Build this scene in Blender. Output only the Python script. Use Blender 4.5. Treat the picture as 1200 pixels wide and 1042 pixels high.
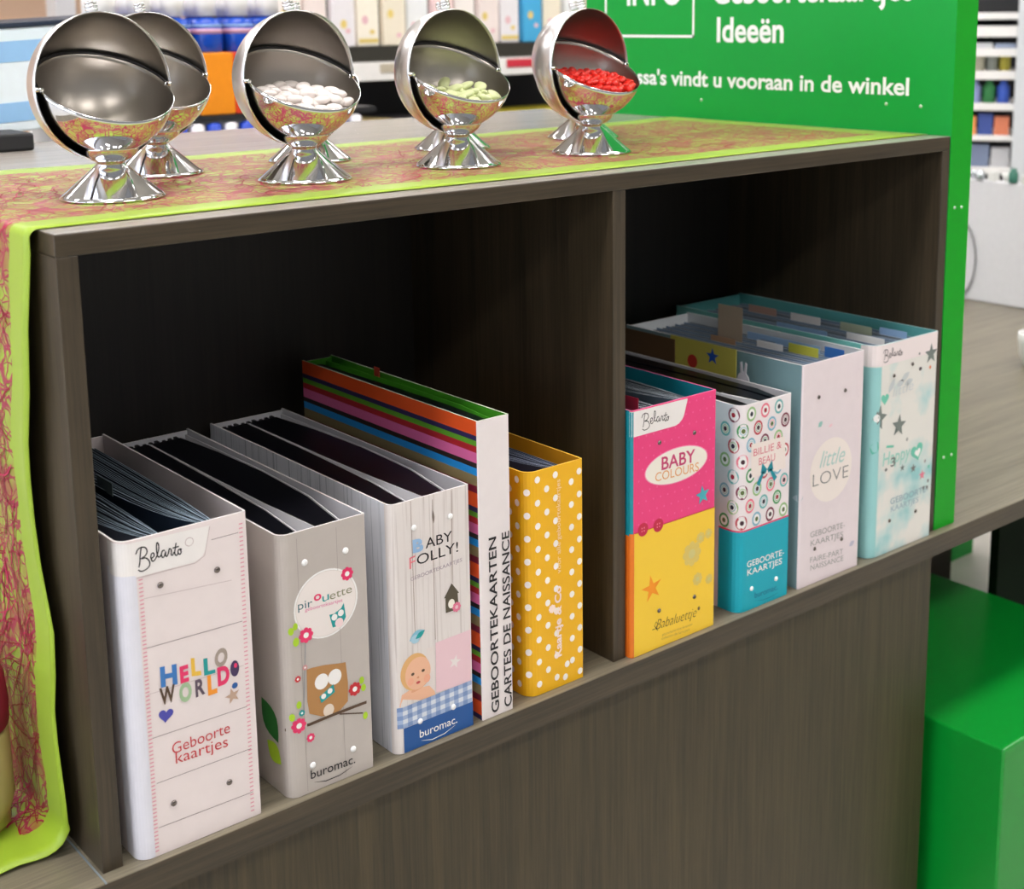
import bpy, bmesh, math, random
from mathutils import Vector, Matrix
for _o in list(bpy.data.objects): bpy.data.objects.remove(_o)
SC = bpy.context.scene
COL = SC.collection
PI = math.pi

# ------------------------------------------------------------------ camera
cam_d = bpy.data.cameras.new('camera')
cam = bpy.data.objects.new('camera', cam_d); COL.objects.link(cam); SC.camera = cam
cam_d.sensor_fit = 'HORIZONTAL'; cam_d.sensor_width = 36.0
cam_d.lens = 36.0*1624.76/1200.0
cam_d.shift_x = (600.0-634.78)/1200.0
cam_d.shift_y = -(521.0-327.98)/1200.0
cam_d.clip_start = 0.05; cam_d.clip_end = 60
_rt = Vector((0.764748286586156, -0.6442433345535916, -0.01051589495989891))
_up = Vector((0.12889727453160846, 0.13697582080213008, 0.9821522881579545))
_bk = Vector((-0.6313046418187196, -0.75245474973506, 0.1877932342212745))
_m = Matrix((_rt, _up, _bk)).transposed().to_4x4()
_m.translation = Vector((-0.4443, -1.1933, 0.8056))
cam.matrix_world = _m
cam_d.dof.use_dof = True; cam_d.dof.focus_distance = 1.55; cam_d.dof.aperture_fstop = 7.0

# ------------------------------------------------------------------ world, exposure
SC.view_settings.view_transform = 'Standard'
SC.view_settings.look = 'None'
SC.view_settings.exposure = 0.0
SC.view_settings.gamma = 1.0
SC.view_settings.use_curve_mapping = False
w = bpy.data.worlds.new('World'); SC.world = w; w.use_nodes = True
w.node_tree.nodes['Background'].inputs[0].default_value = (0.97, 0.98, 1.0, 1)
w.node_tree.nodes['Background'].inputs[1].default_value = 0.36

FLOOR = -0.74
LIGHTS = [(-1.5, -2.4), (0.9, -2.4), (3.3, -2.4), (-2.7, -0.4), (-0.3, -0.4), (2.1, -0.4), (4.5, -0.4),
          (-1.5, 1.6), (0.9, 1.6), (3.3, 1.6), (0.0, 3.6), (2.4, 3.6), (4.8, 3.6)]
LIGHT_STRENGTH = 23.0

# ------------------------------------------------------------------ materials
MATS = {}
def nt(name):
    m = bpy.data.materials.new(name); m.use_nodes = True
    return m, m.node_tree.nodes, m.node_tree.links, m.node_tree.nodes['Principled BSDF']
def srgb(r, g, b):
    f = lambda c: (c/255.0/12.92) if c/255.0 <= 0.04045 else ((c/255.0+0.055)/1.055)**2.4
    return (f(r), f(g), f(b), 1.0)
def mat(name, rgb, rough=0.5, metal=0.0, emit=0.0, spec=0.5, var=0.04, trans=0.0):
    if name in MATS: return MATS[name]
    m, N, L, B = nt(name)
    c = srgb(*rgb)
    B.inputs['Roughness'].default_value = rough
    B.inputs['Metallic'].default_value = metal
    B.inputs['Specular IOR Level'].default_value = spec
    if trans: B.inputs['Transmission Weight'].default_value = trans
    if emit:
        B.inputs['Base Color'].default_value = c
        B.inputs['Emission Color'].default_value = c
        B.inputs['Emission Strength'].default_value = emit
    else:
        tc = N.new('ShaderNodeTexCoord'); no = N.new('ShaderNodeTexNoise')
        no.inputs['Scale'].default_value = 60; no.inputs['Detail'].default_value = 4
        L.new(tc.outputs['Object'], no.inputs['Vector'])
        mr = N.new('ShaderNodeMapRange'); mr.inputs[3].default_value = 1-var; mr.inputs[4].default_value = 1+var
        L.new(no.outputs[0], mr.inputs[0])
        vm = N.new('ShaderNodeVectorMath'); vm.operation = 'SCALE'
        vm.inputs[0].default_value = c[:3]; L.new(mr.outputs[0], vm.inputs['Scale'])
        L.new(vm.outputs[0], B.inputs['Base Color'])
    MATS[name] = m
    return m
def wood(name, axis, dark, light, rough=0.4, coord='Object'):
    if name in MATS: return MATS[name]
    m, N, L, B = nt(name)
    tc = N.new('ShaderNodeTexCoord'); mp = N.new('ShaderNodeMapping')
    s = [260, 260, 260]; s['xyz'.index(axis)] = 7
    mp.inputs['Scale'].default_value = s
    L.new(tc.outputs[coord], mp.inputs['Vector'])
    n1 = N.new('ShaderNodeTexNoise'); n1.inputs['Scale'].default_value = 1.0; n1.inputs['Detail'].default_value = 6; n1.inputs['Roughness'].default_value = 0.65
    L.new(mp.outputs[0], n1.inputs['Vector'])
    mp2 = N.new('ShaderNodeMapping'); s2 = [38, 38, 38]; s2['xyz'.index(axis)] = 1.6
    mp2.inputs['Scale'].default_value = s2; L.new(tc.outputs[coord], mp2.inputs['Vector'])
    n2 = N.new('ShaderNodeTexNoise'); n2.inputs['Scale'].default_value = 1.0; n2.inputs['Detail'].default_value = 3; n2.inputs['Distortion'].default_value = 0.6
    L.new(mp2.outputs[0], n2.inputs['Vector'])
    mx = N.new('ShaderNodeMath'); mx.operation = 'ADD'
    a = N.new('ShaderNodeMath'); a.operation = 'MULTIPLY'; a.inputs[1].default_value = 0.6; L.new(n1.outputs[0], a.inputs[0])
    b = N.new('ShaderNodeMath'); b.operation = 'MULTIPLY'; b.inputs[1].default_value = 0.4; L.new(n2.outputs[0], b.inputs[0])
    L.new(a.outputs[0], mx.inputs[0]); L.new(b.outputs[0], mx.inputs[1])
    cr = N.new('ShaderNodeValToRGB')
    cr.color_ramp.elements[0].position = 0.36; cr.color_ramp.elements[0].color = srgb(*dark)
    cr.color_ramp.elements[1].position = 0.64; cr.color_ramp.elements[1].color = srgb(*light)
    L.new(mx.outputs[0], cr.inputs[0]); L.new(cr.outputs[0], B.inputs['Base Color'])
    bp = N.new('ShaderNodeBump'); bp.inputs['Strength'].default_value = 0.12; bp.inputs['Distance'].default_value = 0.001
    L.new(n1.outputs[0], bp.inputs['Height']); L.new(bp.outputs[0], B.inputs['Normal'])
    B.inputs['Roughness'].default_value = rough
    MATS[name] = m
    return m
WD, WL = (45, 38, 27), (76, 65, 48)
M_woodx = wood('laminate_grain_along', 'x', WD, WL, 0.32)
M_woodz = wood('laminate_grain_upright', 'z', WD, WL, 0.42)
M_woodin = wood('laminate_shaded_bay', 'z', (26, 23, 20), (40, 35, 30), 0.5)  # darker copy of the laminate, with the shade inside the bays painted in
M_front = wood('laminate_base_front', 'z', (50, 43, 27), (79, 68, 45), 0.45)

# ------------------------------------------------------------------ mesh helpers
def link(name, me, parent=None, mats=None):
    o = bpy.data.objects.new(name, me); COL.objects.link(o)
    if mats:
        for m in (mats if isinstance(mats, (list, tuple)) else [mats]): me.materials.append(m)
    if parent: o.parent = parent
    return o
def from_bm(name, bm, mats, parent=None, smooth=False):
    bmesh.ops.recalc_face_normals(bm, faces=bm.faces)
    me = bpy.data.meshes.new(name); bm.to_mesh(me); bm.free()
    if smooth:
        for p in me.polygons: p.use_smooth = True
    return link(name, me, parent, mats)
def tag(o, label, cat, group=None, kind=None):
    if label: o['label'] = label
    if cat: o['category'] = cat
    if group: o['group'] = group
    if kind: o['kind'] = kind
    return o
def thing(name, label, cat, loc=(0, 0, 0), rz=0, group=None):
    o = bpy.data.objects.new(name, None); COL.objects.link(o)
    o.empty_display_size = 0.02
    o.location = loc; o.rotation_euler = (0, 0, rz)
    return tag(o, label, cat, group)
def bm_box(bm, x0, x1, y0, y1, z0, z1, mi=0):
    v = [bm.verts.new(p) for p in ((x0,y0,z0),(x1,y0,z0),(x1,y1,z0),(x0,y1,z0),(x0,y0,z1),(x1,y0,z1),(x1,y1,z1),(x0,y1,z1))]
    for f in ((0,3,2,1),(4,5,6,7),(0,1,5,4),(1,2,6,5),(2,3,7,6),(3,0,4,7)):
        bm.faces.new([v[i] for i in f]).material_index = mi
def box(name, x0, x1, y0, y1, z0, z1, m, parent=None, bev=0.0, seg=2):
    bm = bmesh.new(); bm_box(bm, x0, x1, y0, y1, z0, z1)
    if bev: bmesh.ops.bevel(bm, geom=bm.edges[:], offset=bev, segments=seg, profile=0.5, affect='EDGES')
    return from_bm(name, bm, m, parent)
def bm_lathe(bm, prof, n=48, mi=0, cx=0, cy=0, close=True):
    rings = []
    for r, z in prof:
        if r < 1e-6: rings.append([bm.verts.new((cx, cy, z))])
        else: rings.append([bm.verts.new((cx+r*math.cos(2*PI*i/n), cy+r*math.sin(2*PI*i/n), z)) for i in range(n)])
    for a, b in zip(rings[:-1], rings[1:]):
        for i in range(n):
            j = (i+1) % n
            if len(a) == 1 and len(b) == 1: continue
            if len(a) == 1: f = bm.faces.new((a[0], b[i], b[j]))
            elif len(b) == 1: f = bm.faces.new((a[i], a[j], b[0]))
            else: f = bm.faces.new((a[i], a[j], b[j], b[i]))
            f.material_index = mi
    return rings
def lathe(name, prof, m, parent=None, n=48, smooth=True, loc=None):
    bm = bmesh.new(); bm_lathe(bm, prof, n)
    o = from_bm(name, bm, m, parent, smooth)
    if loc: o.location = loc
    return o
def struct(o): o['kind'] = 'structure'; return o

# ------------------------------------------------------------------ room shell
def tile_floor():
    m, N, L, B = nt('pale_floor')
    tc = N.new('ShaderNodeTexCoord'); br = N.new('ShaderNodeTexNoise'); br.inputs['Scale'].default_value = 9
    L.new(tc.outputs['Object'], br.inputs['Vector'])
    cr = N.new('ShaderNodeValToRGB'); cr.color_ramp.elements[0].color = srgb(188, 186, 176); cr.color_ramp.elements[1].color = srgb(216, 212, 204)
    L.new(br.outputs[0], cr.inputs[0]); L.new(cr.outputs[0], B.inputs['Base Color']); B.inputs['Roughness'].default_value = 0.3
    return m
struct(box('floor', -6, 9, -6, 8, FLOOR-0.05, FLOOR, tile_floor()))
struct(box('ceiling', -6, 9, -6, 8, 2.42, 2.5, mat('ceiling_white', (214, 212, 208), 0.8)))
struct(box('wall_back', -6, 9, 6.4, 6.5, FLOOR, 2.42, mat('wall_beige', (222, 190, 164), 0.8)))
struct(box('wall_right', 8.0, 8.1, -6, 6.4, FLOOR, 2.42, mat('wall_pale', (215, 212, 208), 0.8)))
struct(box('wall_left', -6.1, -6.0, -6, 6.4, FLOOR, 2.42, mat('wall_pale', (215, 212, 208), 0.8)))
for k, wy in enumerate((-3.2, -0.6, 2.0, 4.6)):
    fr = box('window_%d' % (k+1), -6.0, -5.96, wy, wy+2.3, -0.1, 2.1, mat('window_frame', (226, 228, 230), 0.5)); struct(fr)
    pn = box('pane', -5.96, -5.95, wy+0.08, wy+2.22, -0.02, 2.02, mat('window_daylight', (226, 236, 255), emit=3.8), fr)
M_lamp = mat('lamp_diffuser', (255, 250, 247), emit=LIGHT_STRENGTH)
M_white = mat('white_enamel', (232, 232, 232), 0.4)
_lf = bpy.data.meshes.new('lf'); _bm = bmesh.new()
for a in ((-0.64, 0.64, -0.2, -0.17), (-0.64, 0.64, 0.17, 0.2), (-0.64, -0.61, -0.17, 0.17), (0.61, 0.64, -0.17, 0.17)):
    bm_box(_bm, a[0], a[1], a[2], a[3], -0.03, 0)
_bm.to_mesh(_lf); _bm.free(); _lf.materials.append(M_white)
_ld = bpy.data.meshes.new('ld'); _bm = bmesh.new(); bm_box(_bm, -0.61, 0.61, -0.17, 0.17, -0.02, -0.005); _bm.to_mesh(_ld); _bm.free(); _ld.materials.append(M_lamp)
for lx, ly in LIGHTS:
    t = thing('ceiling_light', 'white ceiling light panel mounted on the shop ceiling', 'ceiling light', (lx, ly, 2.42), 0, 'ceiling light panels')
    link('frame', _lf, t); link('diffuser', _ld, t)

# ------------------------------------------------------------------ counter: base, worktop, shelf unit
W, H, ZT, D = 1.357, 0.60, 0.6207, 0.424
base = thing('counter', 'dark wood laminate counter below the long worktop', 'counter', (0, 0, FLOOR))
def bpart(name, x0, x1, y0, y1, z0, z1, m, parent, bev=0.0):
    o = box(name, x0, x1, y0, y1, z0-parent.location.z, z1-parent.location.z, m, parent, bev); return o
bpart('front_panel', -0.9, 1.398, 0.028, 0.046, FLOOR, -0.0327, M_front, base)
bpart('end_panel', 1.378, 1.398, 0.046, 0.9, FLOOR, -0.0327, M_woodz, base)
bpart('support_panel', 2.2, 2.344, 0.6, 0.62, FLOOR, -0.0327, mat('brown_support', (84, 72, 48), 0.5), base)
bpart('leg_panel', 2.052, 2.9, 0.3, 0.32, FLOOR, -0.0327, mat('dark_green_leg', (4, 24, 8), 0.7, spec=0.1), base)
M_top = wood('top_sheen_laminate', 'x', (142, 136, 130), (172, 165, 158), 0.26)  # pale colour imitates grazing reflection; the laminate itself is dark brown
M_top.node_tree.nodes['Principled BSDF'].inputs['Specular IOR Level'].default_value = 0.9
wt = box('worktop', -0.9, 3.0, -0.0157, 1.12, -0.0327, 0, wood('worktop_lit_laminate', 'x', (98, 92, 78), (136, 128, 110), 0.33), bev=0.0012)  # reflected brightness painted into the top colour; edge band keeps the dark wood
tag(wt, 'long dark wood worktop carrying the shelf unit and continuing past the green sign', 'worktop')
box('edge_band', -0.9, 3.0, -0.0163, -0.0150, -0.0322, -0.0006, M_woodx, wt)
jt = box('joint_strip', -0.0045, -0.0025, -0.0157, 0.6, -0.001, 0.0003, mat('joint_metal', (176, 190, 200), 0.3, 0.6), wt)
hu = thing('shelf_unit', 'dark wood two-bay shelf unit holding the sample binders', 'shelf unit', (0, 0, 0))
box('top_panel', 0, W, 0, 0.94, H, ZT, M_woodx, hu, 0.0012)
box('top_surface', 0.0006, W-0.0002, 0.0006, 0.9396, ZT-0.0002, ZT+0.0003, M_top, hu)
box('side_panel', 0, 0.0203, 0, 0.94, 0, H, M_woodz, hu, 0.0008)
box('side_panel', 1.3383, W, 0, 0.94, 0, H, M_woodz, hu, 0.0008)
box('divider', 0.6693, 0.690, 0.001, D, 0, H, M_woodz, hu, 0.0008)
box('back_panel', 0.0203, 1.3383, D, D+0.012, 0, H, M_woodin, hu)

# green sign column at the right end
M_green = mat('green_panel', (0, 152, 54), 0.45, var=0.02, spec=0.3)
M_green2 = mat('green_edge', (0, 158, 26), 0.45, var=0.02, spec=0.3)
sg = thing('sign_panel', 'tall green sign panel with white lettering at the right end of the shelf', 'sign', (1.357, 0, 0))
bm = bmesh.new(); bm_box(bm, 0.0004, 0.055, -0.001, 0.813, 0.0005, 1.35)
for f in bm.faces: f.material_index = 0
o = from_bm('panel', bm, [M_green, M_green2], sg)
for p in o.data.polygons:
    if p.normal.y < -0.5: p.material_index = 1
M_screw = mat('screw_metal', (190, 215, 190), 0.3, 0.6)
for sx, sz in ((0.017, 0.512), (0.035, 0.511), (0.018, 0.117), (0.039, 0.117)):
    bm = bmesh.new(); bm_lathe(bm, [(0.0025, 0), (0.0022, 0.001), (0, 0.0014)], 12)
    o = from_bm('screw', bm, M_screw, sg, True); o.rotation_euler = (PI/2, 0, 0); o.location = (sx, -0.001, sz)
for sy_, sz_ in ((0.055, 0.663), (0.118, 0.664), (0.51, 0.655)):
    bm = bmesh.new(); bm_lathe(bm, [(0.0028, 0), (0.0025, 0.001), (0, 0.0015)], 12)
    o = from_bm('cap_screw', bm, M_screw, sg, True); o.rotation_euler = (0, -PI/2, 0); o.location = (0.0004, sy_, sz_)
M_txt = mat('sign_white_letter', (236, 240, 238), 0.5, var=0.0)

# ------------------------------------------------------------------ print helpers (flat print on a plane)
def text_mesh(s, bold=0.0, spacing=1.0):
    c = bpy.data.curves.new('t', 'FONT'); c.body = s; c.size = 1.0; c.offset = bold; c.resolution_u = 4
    c.space_character = spacing
    o = bpy.data.objects.new('t', c); COL.objects.link(o)
    dg = bpy.context.evaluated_depsgraph_get(); dg.update()
    me = bpy.data.meshes.new_from_object(o.evaluated_get(dg))
    vs = [(v.co.x, v.co.y) for v in me.vertices]; fs = [tuple(p.vertices) for p in me.polygons]
    bpy.data.objects.remove(o); bpy.data.curves.remove(c); bpy.data.meshes.remove(me)
    return vs, fs
_h = text_mesh('H')[0]; CAP = max(v[1] for v in _h)-min(v[1] for v in _h)
class Print:
    """collects flat shapes (a, b) on a plane; to3d maps (a, b, layer) to a point"""
    def __init__(s, to3d): s.to3d = to3d; s.p = {}
    def part(s, name):
        return s.p.setdefault(name, ([], [], [], []))  # verts, faces, mats, face mat
    def new(s, name):
        s.k = getattr(s, 'k', 0)+1
        return '%s#%d' % (name, s.k)
    def add(s, name, vs, fs, m, layer=0):
        V, F, M, I = s.part(name)
        if m not in M: M.append(m)
        k = M.index(m); b = len(V)
        V += [s.to3d(v[0], v[1], layer) for v in vs]
        for f in fs: F.append(tuple(b+i for i in f)); I.append(k)
    def poly(s, name, pts, m, layer=0): s.add(name, pts, [tuple(range(len(pts)))], m, layer)
    def disc(s, name, c, rx, rz, m, layer=0, n=28, rot=0):
        ca, sa = math.cos(rot), math.sin(rot)
        pts = []
        for i in range(n):
            x, z = rx*math.cos(2*PI*i/n), rz*math.sin(2*PI*i/n)
            pts.append((c[0]+x*ca-z*sa, c[1]+x*sa+z*ca))
        s.poly(name, pts, m, layer)
    def star(s, name, c, r, m, layer=0, ri=0.42, rot=0, n=5):
        if name == 'star_print': name = s.new(name)
        ctr = [c]; pts = []
        for i in range(2*n):
            a = PI/2+rot+PI*i/n; rr = r if i % 2 == 0 else r*ri
            pts.append((c[0]+rr*math.cos(a), c[1]+rr*math.sin(a)))
        s.add(name, ctr+pts, [(0, i+1, (i+1) % (2*n)+1) for i in range(2*n)], m, layer)
    def flower(s, name, c, r, mo, mi_, layer=0, n=8):
        if name in ('flower_print', 'swirl_print'): name = s.new(name)
        for i in range(n):
            a = 2*PI*i/n
            s.disc(name, (c[0]+0.68*r*math.cos(a), c[1]+0.68*r*math.sin(a)), r*0.34, r*0.34, mo, layer+(i % 2)*0.3, 8)
        s.disc(name, c, r*0.68, r*0.68, mo, layer+0.7, 14); s.disc(name, c, r*0.38, r*0.38, mi_, layer+1, 10)
    def heart(s, name, c, r, m, layer=0, rot=0):
        name = s.new(name)
        pts = []
        for i in range(24):
            t = 2*PI*i/24
            x = 16*math.sin(t)**3/17*r; z = (13*math.cos(t)-5*math.cos(2*t)-2*math.cos(3*t)-math.cos(4*t))/17*r
            pts.append((c[0]+x*math.cos(rot)-z*math.sin(rot), c[1]+x*math.sin(rot)+z*math.cos(rot)))
        s.add(name, [c]+pts, [(0, i+1, (i+1) % 24+1) for i in range(24)], m, layer)
    def leaf(s, name, a, b, wd, m, layer=0):
        if name != 'bird_print': name = s.new(name)
        ax, az = b[0]-a[0], b[1]-a[1]; n = 7; L = math.hypot(ax, az); nx, nz = -az/L, ax/L
        up = [(a[0]+ax*i/n+nx*wd*math.sin(PI*i/n), a[1]+az*i/n+nz*wd*math.sin(PI*i/n)) for i in range(n+1)]
        dn = [(a[0]+ax*i/n-nx*wd*math.sin(PI*i/n), a[1]+az*i/n-nz*wd*math.sin(PI*i/n)) for i in range(n-1, 0, -1)]
        s.poly(name, up+dn, m, layer)
    def stroke(s, name, pts, wd, m, layer=0, taper=False):
        n = len(pts); vs = []
        for i in range(n):
            p0 = pts[max(0, i-1)]; p1 = pts[min(n-1, i+1)]
            dx, dz = p1[0]-p0[0], p1[1]-p0[1]; L = math.hypot(dx, dz) or 1e-9
            ww = wd/2*(1 if not taper else max(0.25, math.sin(PI*(i+0.3)/(n-0.4))))
            vs += [(pts[i][0]-dz/L*ww, pts[i][1]+dx/L*ww), (pts[i][0]+dz/L*ww, pts[i][1]-dx/L*ww)]
        s.add(name, vs, [(2*i, 2*i+1, 2*i+3, 2*i+2) for i in range(n-1)], m, layer)
    def text(s, name, txt, p0, p1, cap, m, layer=2, bold=0.0, shear=0.0, spacing=1.0, up=None):
        name = s.new(name)
        vs, fs = text_mesh(txt, bold, spacing)
        x0 = min(v[0] for v in vs); x1 = max(v[0] for v in vs)
        dx, dz = p1[0]-p0[0], p1[1]-p0[1]; L = math.hypot(dx, dz); ux, uz = dx/L, dz/L
        nx, nz = (-uz, ux) if up is None else up
        out = []
        for v in vs:
            a = (v[0]-x0)/(x1-x0)*L+shear*v[1]/CAP*cap; b = v[1]/CAP*cap
            out.append((p0[0]+ux*a+nx*b, p0[1]+uz*a+nz*b))
        s.add(name, out, fs, m, layer)
    def build(s, parent):
        for name, (V, F, M, I) in s.p.items():
            name = name.split('#')[0]
            me = bpy.data.meshes.new(name); me.from_pydata(V, [], F)
            for m in M: me.materials.append(m)
            me.polygons.foreach_set('material_index', I); me.update()
            o = bpy.data.objects.new(name, me); COL.objects.link(o); o.parent = parent
            if name in ('stitching', 'polka_dots', 'ring_pattern', 'tone_dots', 'gingham_band', 'brand_script', 'dot_print', 'plank_line', 'board_seam', 'leaf_dots'): o['kind'] = 'stuff'

# sign print, plane x = sign face, a = y (reading direction is -y), b = z
P = Print(lambda a, b, l: (0.0004-0.0004-l*0.0001, a, b))
P.text('lettering', "Kassa's vindt u vooraan in de winkel", (0.720, 0.679), (0.077, 0.679), 0.0255, M_txt, 1, 0.022, up=(0, 1))
P.text('lettering', "Idee\u00ebn", (0.475, 0.757), (0.326, 0.757), 0.040, M_txt, 1, 0.022, up=(0, 1))
P.text('lettering', "Geboortekaartjes", (0.485, 0.822), (0.075, 0.822), 0.040, M_txt, 1, 0.022, up=(0, 1))
P.text('lettering', "INFO", (0.70, 0.822), (0.56, 0.822), 0.05, M_txt, 1, 0.022, up=(0, 1))
for q in (((0.76, 0.763), (0.529, 0.763), (0.529, 0.7675), (0.76, 0.7675)), ((0.529, 0.763), (0.5335, 0.763), (0.5335, 0.93), (0.529, 0.93)),
          ((0.76, 0.926), (0.529, 0.926), (0.529, 0.93), (0.76, 0.93)), ((0.7555, 0.763), (0.76, 0.763), (0.76, 0.93), (0.7555, 0.93))):
    P.poly('square_outline', q, M_txt, 1)
P.build(sg)

# ------------------------------------------------------------------ binders
M_edge = mat('card_edge_white', (238, 236, 236), 0.6)
def wall_strip(name, path, t, z0, z1, m, parent, side=1, cap_m=None):
    """vertical card wall following a plan path, thickness t to the left (side=1) of the direction; UV u = arc length, v = z"""
    n = len(path); off = []
    for i in range(n):
        p0 = path[max(0, i-1)]; p1 = path[min(n-1, i+1)]
        dx, dy = p1[0]-p0[0], p1[1]-p0[1]; L = math.hypot(dx, dy)
        off.append((path[i][0]-dy/L*t*side, path[i][1]+dx/L*t*side))
    bm = bmesh.new(); uv = bm.loops.layers.uv.new('UVMap')
    s = [0]
    for i in range(1, n): s.append(s[-1]+math.hypot(path[i][0]-path[i-1][0], path[i][1]-path[i-1][1]))
    A = [[bm.verts.new((p[0], p[1], z)) for p in path] for z in (z0, z1)]
    Bv = [[bm.verts.new((p[0], p[1], z)) for p in off] for z in (z0, z1)]
    def q(vs, us, zs, mi=0):
        f = bm.faces.new(vs); f.material_index = mi
        for lp, u_, z_ in zip(f.loops, us, zs): lp[uv].uv = (u_, z_)
    for i in range(n-1):
        u = (s[i], s[i+1], s[i+1], s[i]); z = (z0, z0, z1, z1)
        q((A[0][i], A[0][i+1], A[1][i+1], A[1][i]), u, z)
        q((Bv[0][i], Bv[0][i+1], Bv[1][i+1], Bv[1][i]), u, z, 1)
        q((A[1][i], A[1][i+1], Bv[1][i+1], Bv[1][i]), u, (z1,)*4, 2)
        q((A[0][i], A[0][i+1], Bv[0][i+1], Bv[0][i]), u, (z0,)*4)
    for i in (0, n-1):
        q((A[0][i], Bv[0][i], Bv[1][i], A[1][i]), (s[i],)*4, (z0, z0, z1, z1), 2)
    ms = m if isinstance(m, (list, tuple)) else [m, m, cap_m or m]
    return from_bm(name, bm, list(ms), parent)
YF = -0.0075
def arc(cx, cy, r, a0, a1, n=6):
    return [(cx+r*math.cos(a0+(a1-a0)*i/n), cy+r*math.sin(a0+(a1-a0)*i/n)) for i in range(n+1)]
def binder(label, a, b, h, depth, mf, ms, mi=None, rl=0.012, rr=0.004, yf=YF, t=0.0022, name='sample_binder', mcap=None):
    root = thing(name, label, 'binder', (a, yf, 0), 0, None)
    wd = b-a; mi = mi or ms; mcap = mcap or M_edge
    path = arc(rl, rl, rl, PI, 1.5*PI)+arc(wd-rr, rr, rr, -PI/2, 0, 4)
    wall_strip('spine', path, t, 0.0005, h, [mf, mi, mcap], root)
    wall_strip('side_panel', [(0, depth), (0, rl)], t, 0.0005, h, [ms, mi, mcap], root)
    wall_strip('side_panel', [(wd, rr), (wd, depth)], t, 0.0005, h, [ms, mi, mcap], root)
    wall_strip('back_panel', [(wd-t, depth), (t, depth)], t, 0.0005, h-0.002, [ms, mi, mcap], root)
    box('base_panel', t, wd-t, t+rl*0.4, depth-t, 0.001, 0.003, mi, root)
    def wrapf(x, z, l, r=rl):
        u = x-a; off = 0.00025+l*0.00008
        if u >= r: return (u, -off, z)
        ang = (r-u)/r
        if ang <= PI/2: return (r-(r+off)*math.sin(ang), r-(r+off)*math.cos(ang), z)
        return (-off, r+(r-u-r*PI/2), z)
    pr = Print(wrapf)
    return root, pr
def strips(pr, name, top, bot, m, layer, step=0.003):
    """band between two polylines given as (x, z) lists with rising x, cut into narrow strips so it can follow a rounded corner"""
    def ev(pl, x):
        for (x0, z0), (x1, z1) in zip(pl[:-1], pl[1:]):
            if x <= x1: return z0+(z1-z0)*max(0.0, (x-x0)/(x1-x0))
        return pl[-1][1]
    x0, x1 = max(top[0][0], bot[0][0]), min(top[-1][0], bot[-1][0]); n = max(1, int((x1-x0)/step))
    for i in range(n):
        u, v = x0+(x1-x0)*i/n, x0+(x1-x0)*(i+1)/n
        pr.poly(name, [(u, ev(bot, u)), (v, ev(bot, v)), (v, ev(top, v)), (u, ev(top, u))], m, layer)
M_rivet = mat('rivet_nickel', (120, 112, 108), 0.25, 0.9)
M_rivw = mat('rivet_white', (240, 240, 240), 0.3)
def rivet(root, p, m, r=0.0032):
    bm = bmesh.new(); bm_lathe(bm, [(r, 0), (r*0.95, 0.0008), (r*0.6, 0.0017), (0, 0.002)], 16)
    o = from_bm('rivet', bm, m, root, True); o.rotation_euler = (PI/2, 0, 0)
    o.location = (p[0]-root.location.x, -0.0006, p[1])
def sheet(name, path, t, z0, z1, m, me_, parent):
    return wall_strip(name, path, t, z0, z1, [m, m, me_], parent)
def bez(p0, p1, p2, p3, n=8):
    out = []
    for i in range(n+1):
        t = i/n; u = 1-t
        out.append(tuple(u**3*p0[k]+3*u*u*t*p1[k]+3*u*t*t*p2[k]+t**3*p3[k] for k in (0, 1)))
    return out
def blob(name, pts, z0, z1, m, parent, jag=0.0):
    bm = bmesh.new()
    A = [bm.verts.new((p[0], p[1], z0)) for p in pts]; Bv = [bm.verts.new((p[0], p[1], z1)) for p in pts]
    bm.faces.new(Bv); bm.faces.new(A[::-1]); n = len(pts)
    for i in range(n): bm.faces.new((A[i], A[(i+1) % n], Bv[(i+1) % n], Bv[i]))
    return from_bm(name, bm, m, parent)
random.seed(4)
def fan(root, wd, depth, h, xr, n, x_lo, x_hi, m, me_, bulge=0.5, y0=0.014, yb=None, t=0.0007):
    """pages fanning from the ring at xr to the back"""
    yb = yb or depth-0.02
    for i in range(n):
        f = i/(n-1)
        xb = x_lo+(x_hi-x_lo)*f
        xs = xr+(f-0.5)*0.012
        xm = xs+(xb-xs)*bulge*1.5
        pth = bez((xs, y0), (xs+(xm-xs)*0.9, y0+0.035), (xb, y0+(yb-y0)*0.45), (xb, yb+random.uniform(-0.006, 0.003)))
        sheet('page', pth, t, 0.01, h+random.uniform(-0.0022, 0.0), m, me_, root)
BEL = [[(325,300),(338,276),(362,262),(388,262),(396,280),(382,302),(356,318),(386,312),(406,326),(406,346),(386,366),(352,380),(334,374)],
       [(362,262),(352,298),(347,335),(338,362)],
       [(420,312),(438,298),(436,284),(424,288),(417,305),(424,324),(440,318),(456,296)],
       [(456,296),(470,262),(470,238),(461,232),(456,262),(460,296),(472,300),(484,288)],
       [(508,266),(494,268),(485,286),(490,301),(503,294),(513,270),(511,288),(518,294),(530,278)],
       [(530,278),(536,258),(542,254),(550,262),(547,282),(556,284),(566,268)],
       [(583,222),(572,262),(572,280),(582,284),(592,272)], [(558,250),(600,238)],
       [(607,250),(595,256),(592,270),(602,277),(612,266),(607,250),(618,252)]]
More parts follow.
